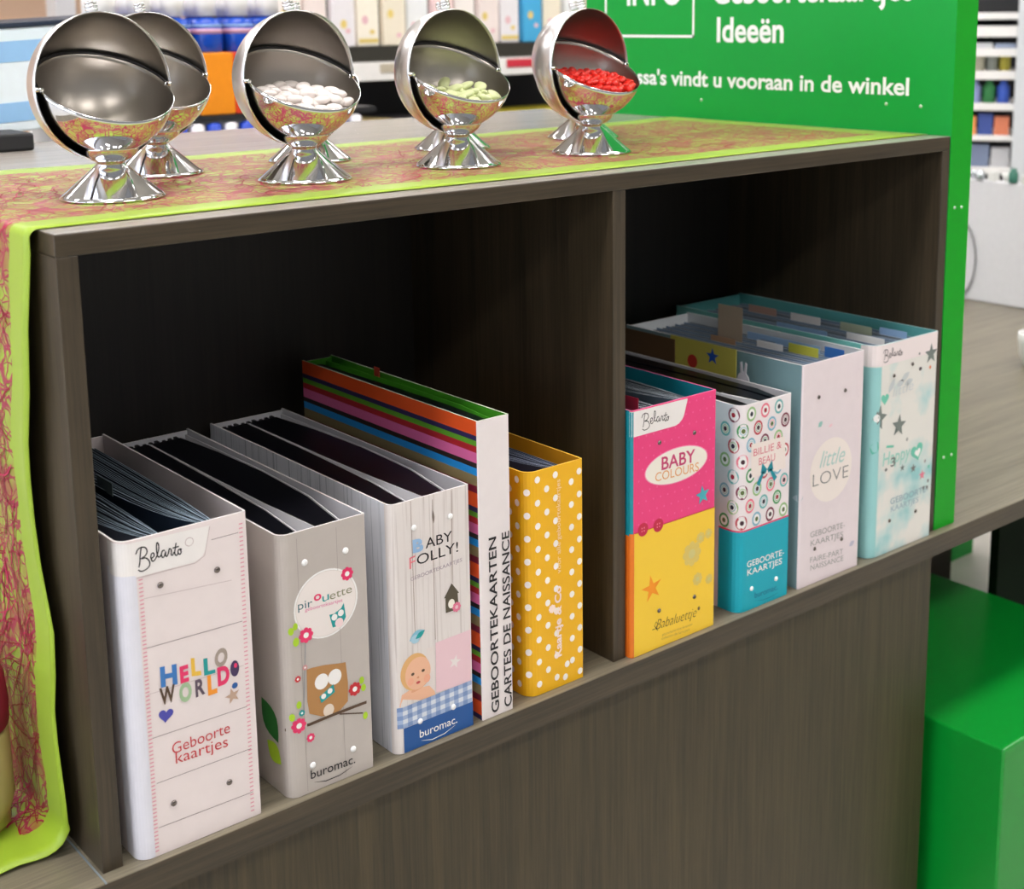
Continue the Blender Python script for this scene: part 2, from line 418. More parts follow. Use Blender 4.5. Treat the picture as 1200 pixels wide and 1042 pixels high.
def belarto(pr, p0, p1, hgt, m, wd=0.0011, layer=3):
    """brand script: baseline p0 to p1, overall height hgt"""
    L = p1[0]-p0[0]; zs = (p1[1]-p0[1])
    for st in BEL:
        pts = []
        # smooth
        q = [(float(x), float(y)+(x-334)*0.335) for x, y in st]
        for i in range(len(q)-1):
            pm = q[max(0, i-1)]; pa = q[i]; pb = q[i+1]; pn = q[min(len(q)-1, i+2)]
            for k in range(4):
                t = k/4
                f = [0.5*((2*pa[c])+(-pm[c]+pb[c])*t+(2*pm[c]-5*pa[c]+4*pb[c]-pn[c])*t*t+(-pm[c]+3*pa[c]-3*pb[c]+pn[c])*t**3) for c in (0, 1)]
                pts.append(tuple(f))
        pts.append(q[-1])
        out = [(p0[0]+(x-325)/293.0*L, p0[1]+zs*(x-325)/293.0+(378-y)/115.0*hgt) for x, y in pts]
        pr.stroke('brand_script', out, wd, m, layer)
C = lambda n, r, g, b: mat('print_'+n, (r, g, b), 0.55, var=0.01)
K_black = C('black', 28, 26, 30); K_white = C('white', 240, 238, 236); K_cream = C('cream', 240, 234, 222)
K_pink = C('pink', 226, 50, 104); K_lpink = C('light_pink', 236, 196, 204); K_red = C('red', 200, 44, 52)
K_teal = C('teal', 20, 152, 152); K_lime = C('lime', 168, 206, 40); K_grey = C('grey', 120, 122, 120)
K_blue = C('blue', 28, 84, 152); K_lblue = C('light_blue', 150, 186, 224); K_brown = C('brown', 176, 128, 76)
K_dbrown = C('dark_brown', 84, 62, 44); K_orange = C('orange', 240, 150, 40); K_navy = C('navy', 36, 40, 104)
K_gold = C('gold', 236, 190, 70); K_mint = C('mint', 112, 200, 176); K_mgrey = C('mid_grey', 160, 160, 158)
K_olive = C('olive', 90, 84, 52); K_green = C('green', 24, 120, 60); K_skin = C('skin', 236, 184, 152); K_skin2 = C('skin_shadow', 216, 146, 112)
K_salmon = C('salmon', 236, 150, 90)
K_seam = C('seam', 120, 104, 104); K_seaml = C('seam_light', 196, 180, 180)

# ---- 1: white and pink binder
M_b1 = mat('pale_pink_board', (230, 219, 218), 0.5); M_b1s = mat('pale_lilac_board', (222, 222, 232), 0.5)
a1, b1 = 0.0336, 0.1669
root, pr = binder('white and pale pink binder lettered HELLO WORLD, leftmost on the shelf', a1, b1, 0.328, 0.345, M_b1, M_b1, mat('inner_pink', (214, 204, 204), 0.6), rl=0.014, rr=0.003)
strips(pr, 'side_band', [(a1-0.02, 0.30), (a1+0.0165, 0.30)], [(a1-0.02, 0.001), (a1+0.0165, 0.001)], M_b1s, 0)
strips(pr, 'label_sticker', [(a1-0.016, 0.3265), (0.1270, 0.3230)], [(a1-0.016, 0.2935), (a1+0.014, 0.2935), (0.0500, 0.2910), (0.1100, 0.2900), (0.1180, 0.2940), (0.1230, 0.3030), (0.1270, 0.3220)], mat('label_offwhite', (236, 232, 230), 0.4), 1)
pr.stroke('label_sticker', [(0.0500, 0.2900), (0.1100, 0.2890), (0.1200, 0.2940), (0.1270, 0.3220)], 0.0007, K_seaml, 2)
belarto(pr, (0.0510, 0.2970), (0.0970, 0.3000), 0.0235, K_black, 0.0013)
pr.disc('label_emblem', (0.1050, 0.3120), 0.0045, 0.0045, K_seaml, 2); pr.disc('label_emblem', (0.1050, 0.3120), 0.0038, 0.0038, mat('label_offwhite', (236, 232, 230)), 3)
for q in ((0.0730, 0.2770), (0.1320, 0.2760), (0.0720, 0.0500), (0.1320, 0.0490)): rivet(root, q, M_rivet)
for p, q, m in (((0.0540, 0.2180), (0.1560, 0.2150), K_seam), ((0.0560, 0.2680), (0.1470, 0.2610), K_seaml), ((0.0530, 0.1710), (0.1550, 0.1680), K_seaml), ((0.0540, 0.1250), (0.1560, 0.1230), K_seam),
                ((0.0560, 0.0770), (0.1580, 0.0760), K_seam), ((0.0550, 0.0300), (0.1580, 0.0280), K_seam), ((0.1280, 0.3080), (0.1570, 0.3080), K_seam)):
    pr.stroke('board_seam', [p, q], 0.0006, m, 1)
def stitches(p, q, wd=0.004, n=70):
    for i in range(n):
        f = (i+0.5)/n
        x = p[0]+(q[0]-p[0])*f; z = p[1]+(q[1]-p[1])*f
        pr.poly('stitching', [(x-wd/2, z), (x+wd/2, z), (x+wd/2, z+0.0012), (x-wd/2, z+0.0012)], C('stitch', 224, 150, 166), 2)
stitches((0.0520, 0.0040), (0.0540, 0.2890)); stitches((0.1560, 0.0050), (0.1600, 0.3180))
F1 = 'title_lettering'
for ch, p, q, cap, m, bo in (('H', (0.0670, 0.1750), (0.0840, 0.1730), 0.0185, C('lblue', 58, 120, 190), 0.05), ('E', (0.0870, 0.1720), (0.0960, 0.1720), 0.0155, K_pink, 0.05), ('L', (0.0990, 0.1760), (0.1090, 0.1740), 0.0165, K_gold, 0.05),
        ('L', (0.1120, 0.1720), (0.1240, 0.1710), 0.016, K_teal, 0.04), ('O', (0.1240, 0.1750), (0.1380, 0.1770), 0.0165, C('taupe', 164, 150, 140), 0.05),
        ('W', (0.0650, 0.1560), (0.0810, 0.1560), 0.0165, K_dbrown, 0.03), ('O', (0.0850, 0.1520), (0.0980, 0.1520), 0.0175, C('sage', 160, 190, 150), 0.05), ('R', (0.1020, 0.1520), (0.1120, 0.1530), 0.0165, C('plum', 90, 74, 90), 0.03),
        ('L', (0.1150, 0.1500), (0.1250, 0.1500), 0.0185, K_orange, 0.05), ('D', (0.1260, 0.1560), (0.1390, 0.1560), 0.0175, K_pink, 0.05)):
    pr.text(F1, ch, p, q, cap, m, 3, bo, up=(0, 1))
pr.disc(F1, (0.1450, 0.1680), 0.0048, 0.0085, C('night', 66, 50, 90), 3); pr.disc(F1, (0.1440, 0.1500), 0.0032, 0.0032, K_blue, 3); pr.disc(F1, (0.1460, 0.1710), 0.0018, 0.0025, K_pink, 4)
pr.star('star_print', (0.1410, 0.1400), 0.0085, C('star_taupe', 190, 160, 140), 3, rot=0.2)
pr.heart('heart_print', (0.0700, 0.1440), 0.0082, C('heart_blue', 74, 74, 170), 3, rot=-0.15)
pr.text('subtitle_lettering', 'Geboorte', (0.0740, 0.1010), (0.1360, 0.1020), 0.0115, K_red, 3, -0.004, up=(0, 1))
pr.text('subtitle_lettering', 'kaartjes', (0.0770, 0.0900), (0.1330, 0.0880), 0.0115, K_red, 3, -0.004, up=(0, 1))
pr.build(root)
M_pg = mat('navy_page', (30, 42, 58), 0.45); M_pge = mat('page_edge_light', (150, 172, 186), 0.5)
wd = b1-a1
fan(root, wd, 0.345, 0.322, 0.044, 16, 0.006, 0.052, M_pg, M_pge)
fan(root, wd, 0.345, 0.322, 0.098, 20, 0.056, 0.112, M_pg, M_pge)
box('divider_tab', 0.020, 0.0206, 0.17, 0.215, 0.32, 0.334, C('tab_blue', 40, 60, 150), root)
box('divider_tab', 0.060, 0.0606, 0.15, 0.19, 0.32, 0.334, C('tab_grey', 96, 110, 110), root)

# ---- 2: grey owl binder
M_b2 = mat('grey_board', (186, 178, 172), 0.5); M_b2i = mat('inner_pale', (200, 200, 206), 0.6)
a2, b2 = 0.2004, 0.3039
root, pr = binder('grey binder with a brown owl on a branch and a white oval', a2, b2, 0.2915, 0.412, M_b2, M_b2, M_b2i, rl=0.012, rr=0.002)
for x0 in (348, 394):
    p = (0.2210, 0.2770) if x0 == 348 else (0.2680, 0.2760)
    pr.stroke('plank_line', [(p[0], 0.004), (p[0], 0.285)], 0.0006, C('plank_shade', 160, 152, 146), 1)
for q in ((0.2290, 0.2570), (0.2780, 0.2570), (0.2280, 0.0310), (0.2780, 0.0310)): rivet(root, q, M_rivw, 0.0036)
_l, _r, _t, _b = (0.2140, 0.2110), (0.2910, 0.2060), (0.2610, 0.2430), (0.2380, 0.1680)
oc = ((_l[0]+_r[0])/2, (_t[1]+_b[1])/2); rx, rz = (_r[0]-_l[0])/2, (_t[1]-_b[1])/2
pr.disc('oval_badge', oc, rx, rz, K_white, 1, 40); pr.disc('oval_badge', oc, rx*0.95, rz*0.95, C('oval_line', 214, 206, 200), 2, 40); pr.disc('oval_badge', oc, rx*0.935, rz*0.935, C('oval_fill', 234, 226, 222), 3, 40)
K_dteal = C('dark_teal', 50, 100, 110)
pr.text('title_lettering', 'pir', (0.2190, 0.2080), (0.2360, 0.2070), 0.0088, K_dteal, 5, 0.0, up=(0, 1))
pr.text('title_lettering', 'o', (0.2380, 0.2120), (0.2470, 0.2120), 0.0098, K_pink, 5, 0.02, up=(0, 1))
pr.text('title_lettering', 'u', (0.2480, 0.2080), (0.2560, 0.2090), 0.0095, K_teal, 5, 0.0, up=(0, 1))
pr.text('title_lettering', 'ette', (0.2570, 0.2080), (0.2840, 0.2090), 0.0090, C('olive_grey', 140, 140, 112), 5, 0.0, up=(0, 1))
pr.text('small_lettering', 'geboortekaartjes', (0.2270, 0.2040), (0.2720, 0.2020), 0.0038, C('rose', 220, 110, 160), 5, up=(0, 1))
c = (0.2650, 0.1860)
pr.poly('badge_owl', [(c[0]-0.0095, c[1]+0.006), (c[0]-0.004, c[1]+0.0055), (c[0]+0.005, c[1]+0.009), (c[0]+0.0085, c[1]+0.014), (c[0]+0.0105, c[1]-0.002), (c[0]+0.006, c[1]-0.009), (c[0]-0.006, c[1]-0.0095)], K_teal, 5)
pr.disc('badge_owl', (c[0]-0.0035, c[1]+0.0015), 0.0036, 0.0036, K_white, 6); pr.disc('badge_owl', (c[0]+0.0045, c[1]+0.004), 0.0036, 0.0036, K_white, 6)
pr.disc('badge_owl', (c[0]+0.002, c[1]-0.006), 0.005, 0.005, C('owl_belly', 240, 214, 216), 6)
pr.flower('flower_print', (0.2790, 0.2310), 0.0075, K_pink, K_white, 5)
for q, r in (((0.2100, 0.1870), 0.003), ((0.2150, 0.1910), 0.0028), ((0.2150, 0.1740), 0.0035)): pr.disc(pr.new('leaf_print'), q, r, r*1.4, K_lime, 4)
pr.flower('flower_print', (0.2270, 0.1780), 0.0085, K_pink, K_white, 5)
_t, _b = (0.2260, 0.1710), (0.2200, 0.0940)
pr.stroke('hanging_string', [_t, _b], 0.0007, C('string_grey', 130, 140, 150), 4)
A_ = [(0.2260, 0.1400), (0.2320, 0.1400), (0.2480, 0.1380), (0.2660, 0.1340), (0.2730, 0.1330), (0.2750, 0.1090), (0.2740, 0.0880), (0.2640, 0.0810), (0.2540, 0.0790), (0.2410, 0.0820), (0.2270, 0.0900), (0.2250, 0.1050)]
pr.poly('owl_print', A_, K_brown, 2)
for q, r in (((0.2430, 0.1210), 0.0083), ((0.2590, 0.1210), 0.0083)): pr.disc('owl_print', q, r, r*1.05, K_white, 4)
c = (0.2490, 0.1050)
pr.poly('owl_print', [(c[0]-0.0095, c[1]+0.000), (c[0]+0.008, c[1]+0.0085), (c[0]+0.0095, c[1]-0.001), (c[0]-0.0075, c[1]-0.008)], K_teal, 5)
for dx, dz in ((-0.0045, -0.0012), (0.0035, 0.0022)): pr.disc('owl_print', (c[0]+dx, c[1]+dz), 0.003, 0.003, K_white, 6)
pr.disc('owl_print', (0.2500, 0.0860), 0.0065, 0.007, C('owl_belly2', 224, 208, 192), 4)
pr.stroke('branch_print', [(0.1990, 0.0780), (0.2260, 0.0780), (0.2540, 0.0790), (0.2760, 0.0790), (0.2970, 0.0790)], 0.0033, K_dbrown, 5)
pr.stroke('branch_print', [(0.2630, 0.0770), (0.2790, 0.0720), (0.2920, 0.0680)], 0.0014, K_dbrown, 5)
for q, r, m in (((0.2830, 0.0990), 0.0078, K_red), ((0.2140, 0.0810), 0.0085, K_pink), ((0.2270, 0.0630), 0.005, K_pink), ((0.2180, 0.0940), 0.0036, K_teal), ((0.2150, 0.1330), 0.0036, K_red), ((0.2240, 0.1430), 0.003, C('rosy', 210, 150, 150))):
    pr.flower('flower_print', q, r, m, K_white, 6)
for q in ((0.2920, 0.1060), (0.2940, 0.0970), (0.2950, 0.0640), (0.2070, 0.0920), (0.2150, 0.1040)): pr.disc(pr.new('leaf_print'), q, 0.003, 0.0042, K_lime, 4)
pr.text('brand_lettering', 'buromac.', (0.2250, 0.0160), (0.2800, 0.0140), 0.0098, K_black, 5, 0.006, up=(0, 1))
pr.stroke('brand_swoosh', [(0.2290, 0.0110), (0.2430, 0.0070), (0.2600, 0.0070), (0.2760, 0.0110)], 0.0011, K_black, 5, True)
pr.build(root)
# green leaf print on the left side
ps = Print(lambda y, z, l: (-0.0003-l*0.0001, y, z))
ps.leaf('side_leaf_print', (0.020, 0.058), (0.052, 0.098), 0.016, C('leaf_dark', 30, 110, 40), 1); ps.leaf('side_leaf_print', (0.016, 0.035), (0.044, 0.052), 0.012, K_lime, 2)
ps.build(root)
M_blk = mat('black_sleeve', (12, 13, 20), 0.35); M_sep = mat('separator_white', (222, 222, 226), 0.6)
def two_packs(root, wd, dp, h, f):
    g = lambda *p: [(x*f, y) for x, y in p]
    for nm, pts in (('page_pack', g((0.0035, 0.35), (0.004, 0.02), (0.012, 0.004), (0.022, 0.0035), (0.030, 0.08), (0.034, 0.2), (0.036, 0.30), (0.037, 0.385), (0.004, 0.385))),
                    ('page_pack', g((0.0405, 0.385), (0.040, 0.30), (0.040, 0.2), (0.042, 0.1), (0.048, 0.0035), (0.072, 0.0035), (0.087, 0.09), (0.092, 0.2), (0.088, 0.3), (0.080, 0.385)))):
        blob(nm, pts, 0.006, h-0.0015, M_blk, root)
    sheet('separator_sheet', [(0.024*f, 0.003), (0.032*f, 0.08), (0.0365*f, 0.2), (0.0385*f, 0.385)], 0.0012, 0.006, h-0.0008, M_sep, M_sep, root)
    sheet('separator_sheet', [(0.045*f, 0.003), (0.0405*f, 0.1), (0.0388*f, 0.2), (0.039*f, 0.38)], 0.0006, 0.006, h-0.0008, M_sep, M_sep, root)
    sheet('separator_sheet', [(0.0745*f, 0.003), (0.089*f, 0.09), (0.0935*f, 0.2), (0.090*f, 0.39)], 0.0012, 0.006, h-0.0004, M_sep, M_sep, root)
    for k in range(9):
        x = 0.006+k*0.0085*f
        box('page_edge', x, x+0.004, 0.386, 0.386+0.003+0.006*((k*7) % 3)/3, 0.006, h-0.001, M_blk, root)
two_packs(root, b2-a2, 0.412, 0.2915, 1.0)

# ---- 3: wood-print baby binder
def plank_paint(name, base, line):
    m, N, L, B = nt(name)
    tc = N.new('ShaderNodeTexCoord'); mp = N.new('ShaderNodeMapping'); mp.inputs['Scale'].default_value = (300, 300, 6)
    L.new(tc.outputs['Object'], mp.inputs['Vector'])
    n = N.new('ShaderNodeTexNoise'); n.inputs['Scale'].default_value = 1; n.inputs['Detail'].default_value = 3; L.new(mp.outputs[0], n.inputs['Vector'])
    cr = N.new('ShaderNodeValToRGB'); cr.color_ramp.elements[0].position = 0.30; cr.color_ramp.elements[0].color = srgb(*line)
    cr.color_ramp.elements[1].position = 0.46; cr.color_ramp.elements[1].color = srgb(*base)
    L.new(n.outputs[0], cr.inputs[0]); L.new(cr.outputs[0], B.inputs['Base Color']); B.inputs['Roughness'].default_value = 0.5
    return m
M_b3 = plank_paint('whitewashed_print', (224, 217, 214), (198, 188, 184)); M_b3s = plank_paint('whitewashed_side', (222, 226, 236), (170, 178, 190))
a3, b3 = 0.3344, 0.4409
root, pr = binder('white wood-print binder with a baby photo and blue foot', a3, b3, 0.2918, 0.412, M_b3, M_b3s, M_b2i, rl=0.010, rr=0.002)
for p, q in (((0.3620, 0.2910), (0.3630, 0.1350)), ((0.3910, 0.2860), (0.3900, 0.2320)), ((0.4170, 0.2900), (0.4150, 0.1820)), ((0.3900, 0.2220), (0.3900, 0.1220))):
    pr.stroke('plank_line', [p, q], 0.0009, C('plank_line_brown', 176, 160, 152), 1)
for q in ((0.3650, 0.2600), (0.4140, 0.2610), (0.3660, 0.0320), (0.4120, 0.0330)): rivet(root, q, M_rivw, 0.0034)
pr.leaf('knot_print', (0.3910, 0.2740), (0.3920, 0.2580), 0.0016, C('knot', 150, 136, 128), 1)
pr.text('title_lettering', 'B', (0.3630, 0.2320), (0.3770, 0.2310), 0.0135, K_lblue, 4, 0.05, up=(0, 1))
pr.text('title_lettering', 'ABY', (0.3800, 0.2320), (0.4160, 0.2320), 0.0115, K_black, 4, 0.0, up=(0, 1))
pr.text('title_lettering', 'F', (0.3580, 0.2140), (0.3660, 0.2150), 0.013, C('coral', 236, 128, 138), 4, 0.0, up=(0, 1))
pr.text('title_lettering', 'OLLY!', (0.3680, 0.2160), (0.4240, 0.2170), 0.0115, K_black, 4, 0.0, up=(0, 1))
pr.text('small_lettering', 'GEBOORTEKAARTJES', (0.3590, 0.2000), (0.4290, 0.2040), 0.0042, C('lilac_grey', 170, 156, 168), 4, up=(0, 1))
K_bh = C('birdhouse', 84, 76, 60)
pr.poly('birdhouse_print', [(0.4050, 0.1490), (0.4050, 0.1670), (0.4030, 0.1670), (0.4140, 0.1820), (0.4240, 0.1680), (0.4220, 0.1680), (0.4230, 0.1490)], K_bh, 3)
pr.disc('birdhouse_print', (0.4130, 0.1580), 0.0045, 0.0055, K_cream, 4); pr.flower('birdhouse_print', (0.4200, 0.1520), 0.006, C('flower_rose', 226, 120, 150), K_lpink, 5)
pr.leaf('bird_print', (0.3550, 0.1310), (0.3760, 0.1380), 0.006, C('bird_blue', 132, 190, 212), 3); pr.disc('bird_print', (0.3630, 0.1310), 0.006, 0.005, C('bird_pale', 170, 206, 222), 4); pr.leaf('bird_print', (0.3630, 0.1310), (0.3760, 0.1380), 0.003, K_teal, 5)
pr.poly('baby_photo', [(0.3390, 0.1150), (0.3890, 0.1150), (0.3880, 0.0550), (0.3400, 0.0570)], C('photo_ground', 226, 216, 212), 1)
K_hair = C('hair', 226, 176, 116)
pr.disc('baby_photo', (0.3610, 0.0930), 0.0190, 0.0215, K_hair, 2); pr.disc('baby_photo', (0.3650, 0.0900), 0.0172, 0.0190, K_skin, 3)
pr.poly('baby_photo', [(0.3400, 0.0570), (0.3430, 0.0710), (0.3550, 0.0740), (0.3800, 0.0700), (0.3870, 0.0610), (0.3880, 0.0560)], K_skin, 2)
pr.disc('baby_photo', (0.3660, 0.0730), 0.011, 0.0028, C('skin_mid', 226, 164, 128), 2.5, rot=0.25); pr.disc('baby_photo', (0.3770, 0.0800), 0.0045, 0.0050, C('cheek', 238, 172, 142), 4); pr.disc('baby_photo', (0.3550, 0.0830), 0.004, 0.0045, C('cheek', 238, 172, 142), 4)
for q in ((0.3580, 0.0910), (0.3720, 0.0910)): pr.disc('baby_photo', q, 0.0022, 0.0017, K_dbrown, 5)
pr.disc('baby_photo', (0.3650, 0.0790), 0.0028, 0.0016, C('mouth', 190, 70, 70), 5); pr.disc('baby_photo', (0.3650, 0.0850), 0.0016, 0.0013, K_skin2, 5)
pr.poly('pink_square', [(0.3900, 0.1180), (0.4390, 0.1190), (0.4380, 0.0560), (0.3890, 0.0580)], C('square_pink', 232, 198, 206), 1)
pr.star('pink_square', (0.4160, 0.0870), 0.0085, C('square_star', 232, 222, 220), 2, rot=-0.3)
K_g1 = C('gingham_pale', 216, 222, 232); K_g2 = C('gingham_mid', 158, 176, 208); K_g3 = C('gingham_dark', 120, 146, 192)
_a, _b, _c, _d = (0.3370, 0.0560), (0.4390, 0.0570), (0.4390, 0.0300), (0.3370, 0.0310)
nx, nz = 16, 5
for i in range(nx):
    for j in range(nz):
        def L2(u, v):
            t0 = (_a[0]+(_b[0]-_a[0])*u, _a[1]+(_b[1]-_a[1])*u); t1 = (_d[0]+(_c[0]-_d[0])*u, _d[1]+(_c[1]-_d[1])*u)
            return (t0[0]+(t1[0]-t0[0])*v, t0[1]+(t1[1]-t0[1])*v)
        mm = K_g1 if (i % 2 and j % 2) else (K_g3 if (i % 2 == 0 and j % 2 == 0) else K_g2)
        pr.poly('gingham_band', [L2(i/nx, j/nz), L2((i+1)/nx, j/nz), L2((i+1)/nx, (j+1)/nz), L2(i/nx, (j+1)/nz)], mm, 3)
pr.poly('blue_foot', [(a3+0.0095, 0.0305), (b3-0.001, 0.0305), (b3-0.001, 0.001), (a3+0.0095, 0.001)], K_blue, 3)
pr.text('brand_lettering', 'buromac.', (0.3650, 0.0120), (0.4170, 0.0120), 0.0092, K_white, 5, 0.004, up=(0, 1))
pr.stroke('brand_swoosh', [(0.3670, 0.0080), (0.3820, 0.0040), (0.3990, 0.0050), (0.4140, 0.0100)], 0.0011, K_white, 5, True)
pr.build(root)
two_packs(root, b3-a3, 0.412, 0.2918, 1.02)

# ---- 4: tall narrow binder
def striped():
    m, N, L, B = nt('rainbow_stripes')
    tc = N.new('ShaderNodeTexCoord'); sp = N.new('ShaderNodeSeparateXYZ'); L.new(tc.outputs['Object'], sp.inputs[0])
    mm = N.new('ShaderNodeMath'); mm.operation = 'MULTIPLY_ADD'; mm.inputs[1].default_value = -1/0.0845; mm.inputs[2].default_value = 0.3615/0.0845; L.new(sp.outputs['Z'], mm.inputs[0])
    fr = N.new('ShaderNodeMath'); fr.operation = 'FRACT'; L.new(mm.outputs[0], fr.inputs[0])
    cr = N.new('ShaderNodeValToRGB'); cr.color_ramp.interpolation = 'CONSTANT'
    st = [(0.0, (226, 84, 30)), (0.20, (44, 34, 84)), (0.27, (94, 160, 40)), (0.345, (176, 34, 44)), (0.435, (218, 104, 160)), (0.58, (40, 26, 22)), (0.65, (24, 140, 214)), (0.755, (136, 122, 84)), (0.90, (120, 20, 50))]
    e = cr.color_ramp.elements
    while len(e) < len(st): e.new(0.5)
    for k, (p, c_) in enumerate(st): e[k].position = p; e[k].color = srgb(*c_)
    L.new(fr.outputs[0], cr.inputs[0]); L.new(cr.outputs[0], B.inputs['Base Color']); B.inputs['Roughness'].default_value = 0.5
    return m
M_b4 = mat('white_spine', (232, 224, 224), 0.5); M_b4s = striped(); M_b4i = mat('leaf_green_inner', (72, 160, 36), 0.55)
a4, b4 = 0.4541, 0.4996
root, pr = binder('tall narrow white-spined binder with rainbow striped sides', a4, b4, 0.3615, 0.378, M_b4, M_b4s, M_b4i, rl=0.0015, rr=0.0015, mcap=mat('green_white_edge', (206, 220, 196), 0.5))
_p, _q = (0.4760, 0.0050), (0.4800, 0.2210); _r, _s = (0.4950, 0.0060), (0.4990, 0.2230)
pr.text('title_lettering', 'GEBOORTEKAARTEN', ((_p[0]+_q[0])/2, _p[1]), ((_p[0]+_q[0])/2, _q[1]), 0.0106, K_black, 3, 0.014)
pr.text('title_lettering', 'CARTES DE NAISSANCE', ((_r[0]+_s[0])/2, _r[1]), ((_r[0]+_s[0])/2, _s[1]), 0.0104, K_black, 3, 0.014)
pr.build(root)
blob('page_pack', [(0.006, 0.36), (0.0045, 0.2), (0.006, 0.06), (0.018, 0.005), (0.024, 0.012), (0.026, 0.1), (0.024, 0.2), (0.018, 0.36)], 0.006, 0.357, M_blk, root)
sheet('separator_sheet', [(0.022, 0.004), (0.030, 0.07), (0.030, 0.2), (0.026, 0.36)], 0.0008, 0.006, 0.3605, M_b4i, M_b4i, root)
box('divider_tab', 0.030, 0.0307, 0.24, 0.252, 0.352, 0.372, C('tab_red', 176, 60, 44), root)

# ---- 5: yellow polka dot binder
M_b5 = mat('sun_yellow_board', (238, 180, 16), 0.5); M_b5i = mat('amber_inner', (216, 150, 24), 0.6)
a5, b5 = 0.5277, 0.6159
root, pr = binder('bright yellow binder with white polka dots', a5, b5, 0.2824, 0.33, M_b5, M_b5, M_b5i, rl=0.016, rr=0.003, yf=-0.003, mcap=mat('yellow_edge', (250, 206, 80), 0.5))
yo = 0.0045
def wrap(x, z, l, r=0.016):
    # x measured along the wrapped board, from the flat front towards the left side
    u = x-a5; off = 0.0003+l*0.0001
    if u >= r: return (u, -off, z)
    s_ = r-u; ang = s_/r
    if ang <= PI/2: return (r-(r+off)*math.sin(ang), r-(r+off)*math.cos(ang), z)
    return (-off, r+(s_-r*PI/2), z)
pd = Print(wrap)
K_dot = C('dot_white', 246, 240, 232)
cols = [a5+0.0785-0.0137*k for k in range(8)]
for k, cx_ in enumerate([a5+0.0815, a5+0.0690, a5+0.044, a5+0.0305, a5+0.0165, a5+0.003, a5-0.0105, a5-0.024, a5-0.037]):
    if k == 2: pass
    for j in range(10):
        z = 0.0145+j*0.0286+(0.0143 if k % 2 else 0)-(0.004 if k == 0 else 0)
        if z < 0.277: pd.disc('polka_dots', (cx_, z), 0.0040, 0.0043, K_dot, 1, 12)
pd.disc('polka_dots', (a5+0.0575, 0.0105), 0.004, 0.0043, K_dot, 1, 12); pd.disc('polka_dots', (a5+0.0605, 0.0265), 0.004, 0.0043, K_dot, 1, 12)
pd.build(root)
xb = (0.5790, 0.1170)[0]
pr.text('title_lettering', 'Kaartje & Co', (xb, 0.040), (xb, 0.131), 0.0095, C('type_white', 250, 226, 216), 3, 0.03)
pr.flower('title_lettering', ((0.5650, 0.0970)[0], 0.105), 0.0055, C('type_white', 250, 226, 216), C('type_white', 250, 226, 216), 3)
pr.text('small_lettering', 'voor alle geboortekaartjes', (xb, 0.147), (xb, 0.265), 0.0062, C('type_pale', 250, 214, 160), 3, 0.01)
pr.build(root)
fan(root, b5-a5, 0.33, 0.279, 0.052, 22, 0.012, 0.058, mat('slate_page', (34, 40, 60), 0.4), mat('slate_page_edge', (130, 140, 160), 0.5), y0=0.006)

# ---- 6: pink and yellow binder
M_b6p = mat('hot_pink_board', (236, 62, 128), 0.5); M_b6i = mat('teal_inner', (20, 132, 152), 0.5); M_b6y = C('board_yellow', 246, 204, 56)
def side6():
    m, N, L, B = nt('teal_over_orange')
    tc = N.new('ShaderNodeTexCoord'); sp = N.new('ShaderNodeSeparateXYZ'); L.new(tc.outputs['Object'], sp.inputs[0])
    g = N.new('ShaderNodeMath'); g.operation = 'GREATER_THAN'; g.inputs[1].default_value = 0.164; L.new(sp.outputs['Z'], g.inputs[0])
    mx = N.new('ShaderNodeMix'); mx.data_type = 'RGBA'; mx.inputs[6].default_value = srgb(226, 110, 24); mx.inputs[7].default_value = srgb(16, 140, 156)
    L.new(g.outputs[0], mx.inputs[0]); L.new(mx.outputs[2], B.inputs['Base Color']); B.inputs['Roughness'].default_value = 0.5
    return m
a6, b6 = 0.6925, 0.8442
M_b6s = side6()
root, pr = binder('pink and yellow binder lettered BABY COLOURS beside the divider', a6, b6, 0.3266, 0.35, M_b6p, M_b6s, M_b6i, rl=0.004, rr=0.002, mcap=mat('pink_edge', (240, 120, 170), 0.5))
_p, _q = (0.6880, 0.1690), (0.8440, 0.1650); zb = (_p[1]+_q[1])/2
pr.poly('yellow_field', [(a6+0.0045, 0.0008), (b6-0.0005, 0.0008), (b6-0.0005, zb), (a6+0.0045, zb)], M_b6y, 0)
strips(pr, 'corner_band', [(a6-0.002, zb), (a6+0.0042, zb)], [(a6-0.002, 0.0008), (a6+0.0042, 0.0008)], C('band_orange', 230, 120, 30), 1, 0.001)
strips(pr, 'corner_band', [(a6-0.002, 0.325), (a6+0.0030, 0.325)], [(a6-0.002, zb), (a6+0.0030, zb)], C('band_teal', 16, 140, 156), 1, 0.001)
for i in range(11):
    for j in range(11):
        x = a6+0.012+i*0.0128+(0.0064 if j % 2 else 0); z = zb+0.010+j*0.0142
        if x < b6-0.004: pr.disc('tone_dots', (x, z), 0.0014, 0.0014, C('pink_tone', 242, 92, 150), 1, 8)
strips(pr, 'label_sticker', [(a6-0.002, 0.3255), (0.7900, 0.3250)], [(a6-0.002, (0.6920, 0.2930)[1]), (0.7030, 0.2930), (0.7680, 0.2930), (0.7750, 0.2950), (0.7830, 0.3010), (0.7900, 0.3230)], mat('label_offwhite', (236, 232, 230)), 2)
belarto(pr, (0.7090, 0.3000), (0.7570, 0.3010), 0.0215, K_black, 0.0011, 3)
_l, _r, _t, _b = (0.7160, 0.2420), (0.8270, 0.2390), (0.7970, 0.2630), (0.7500, 0.2180)
oc = ((_l[0]+_r[0])/2, (_t[1]+_b[1])/2); rx, rz = (_r[0]-_l[0])/2, (_t[1]-_b[1])/2
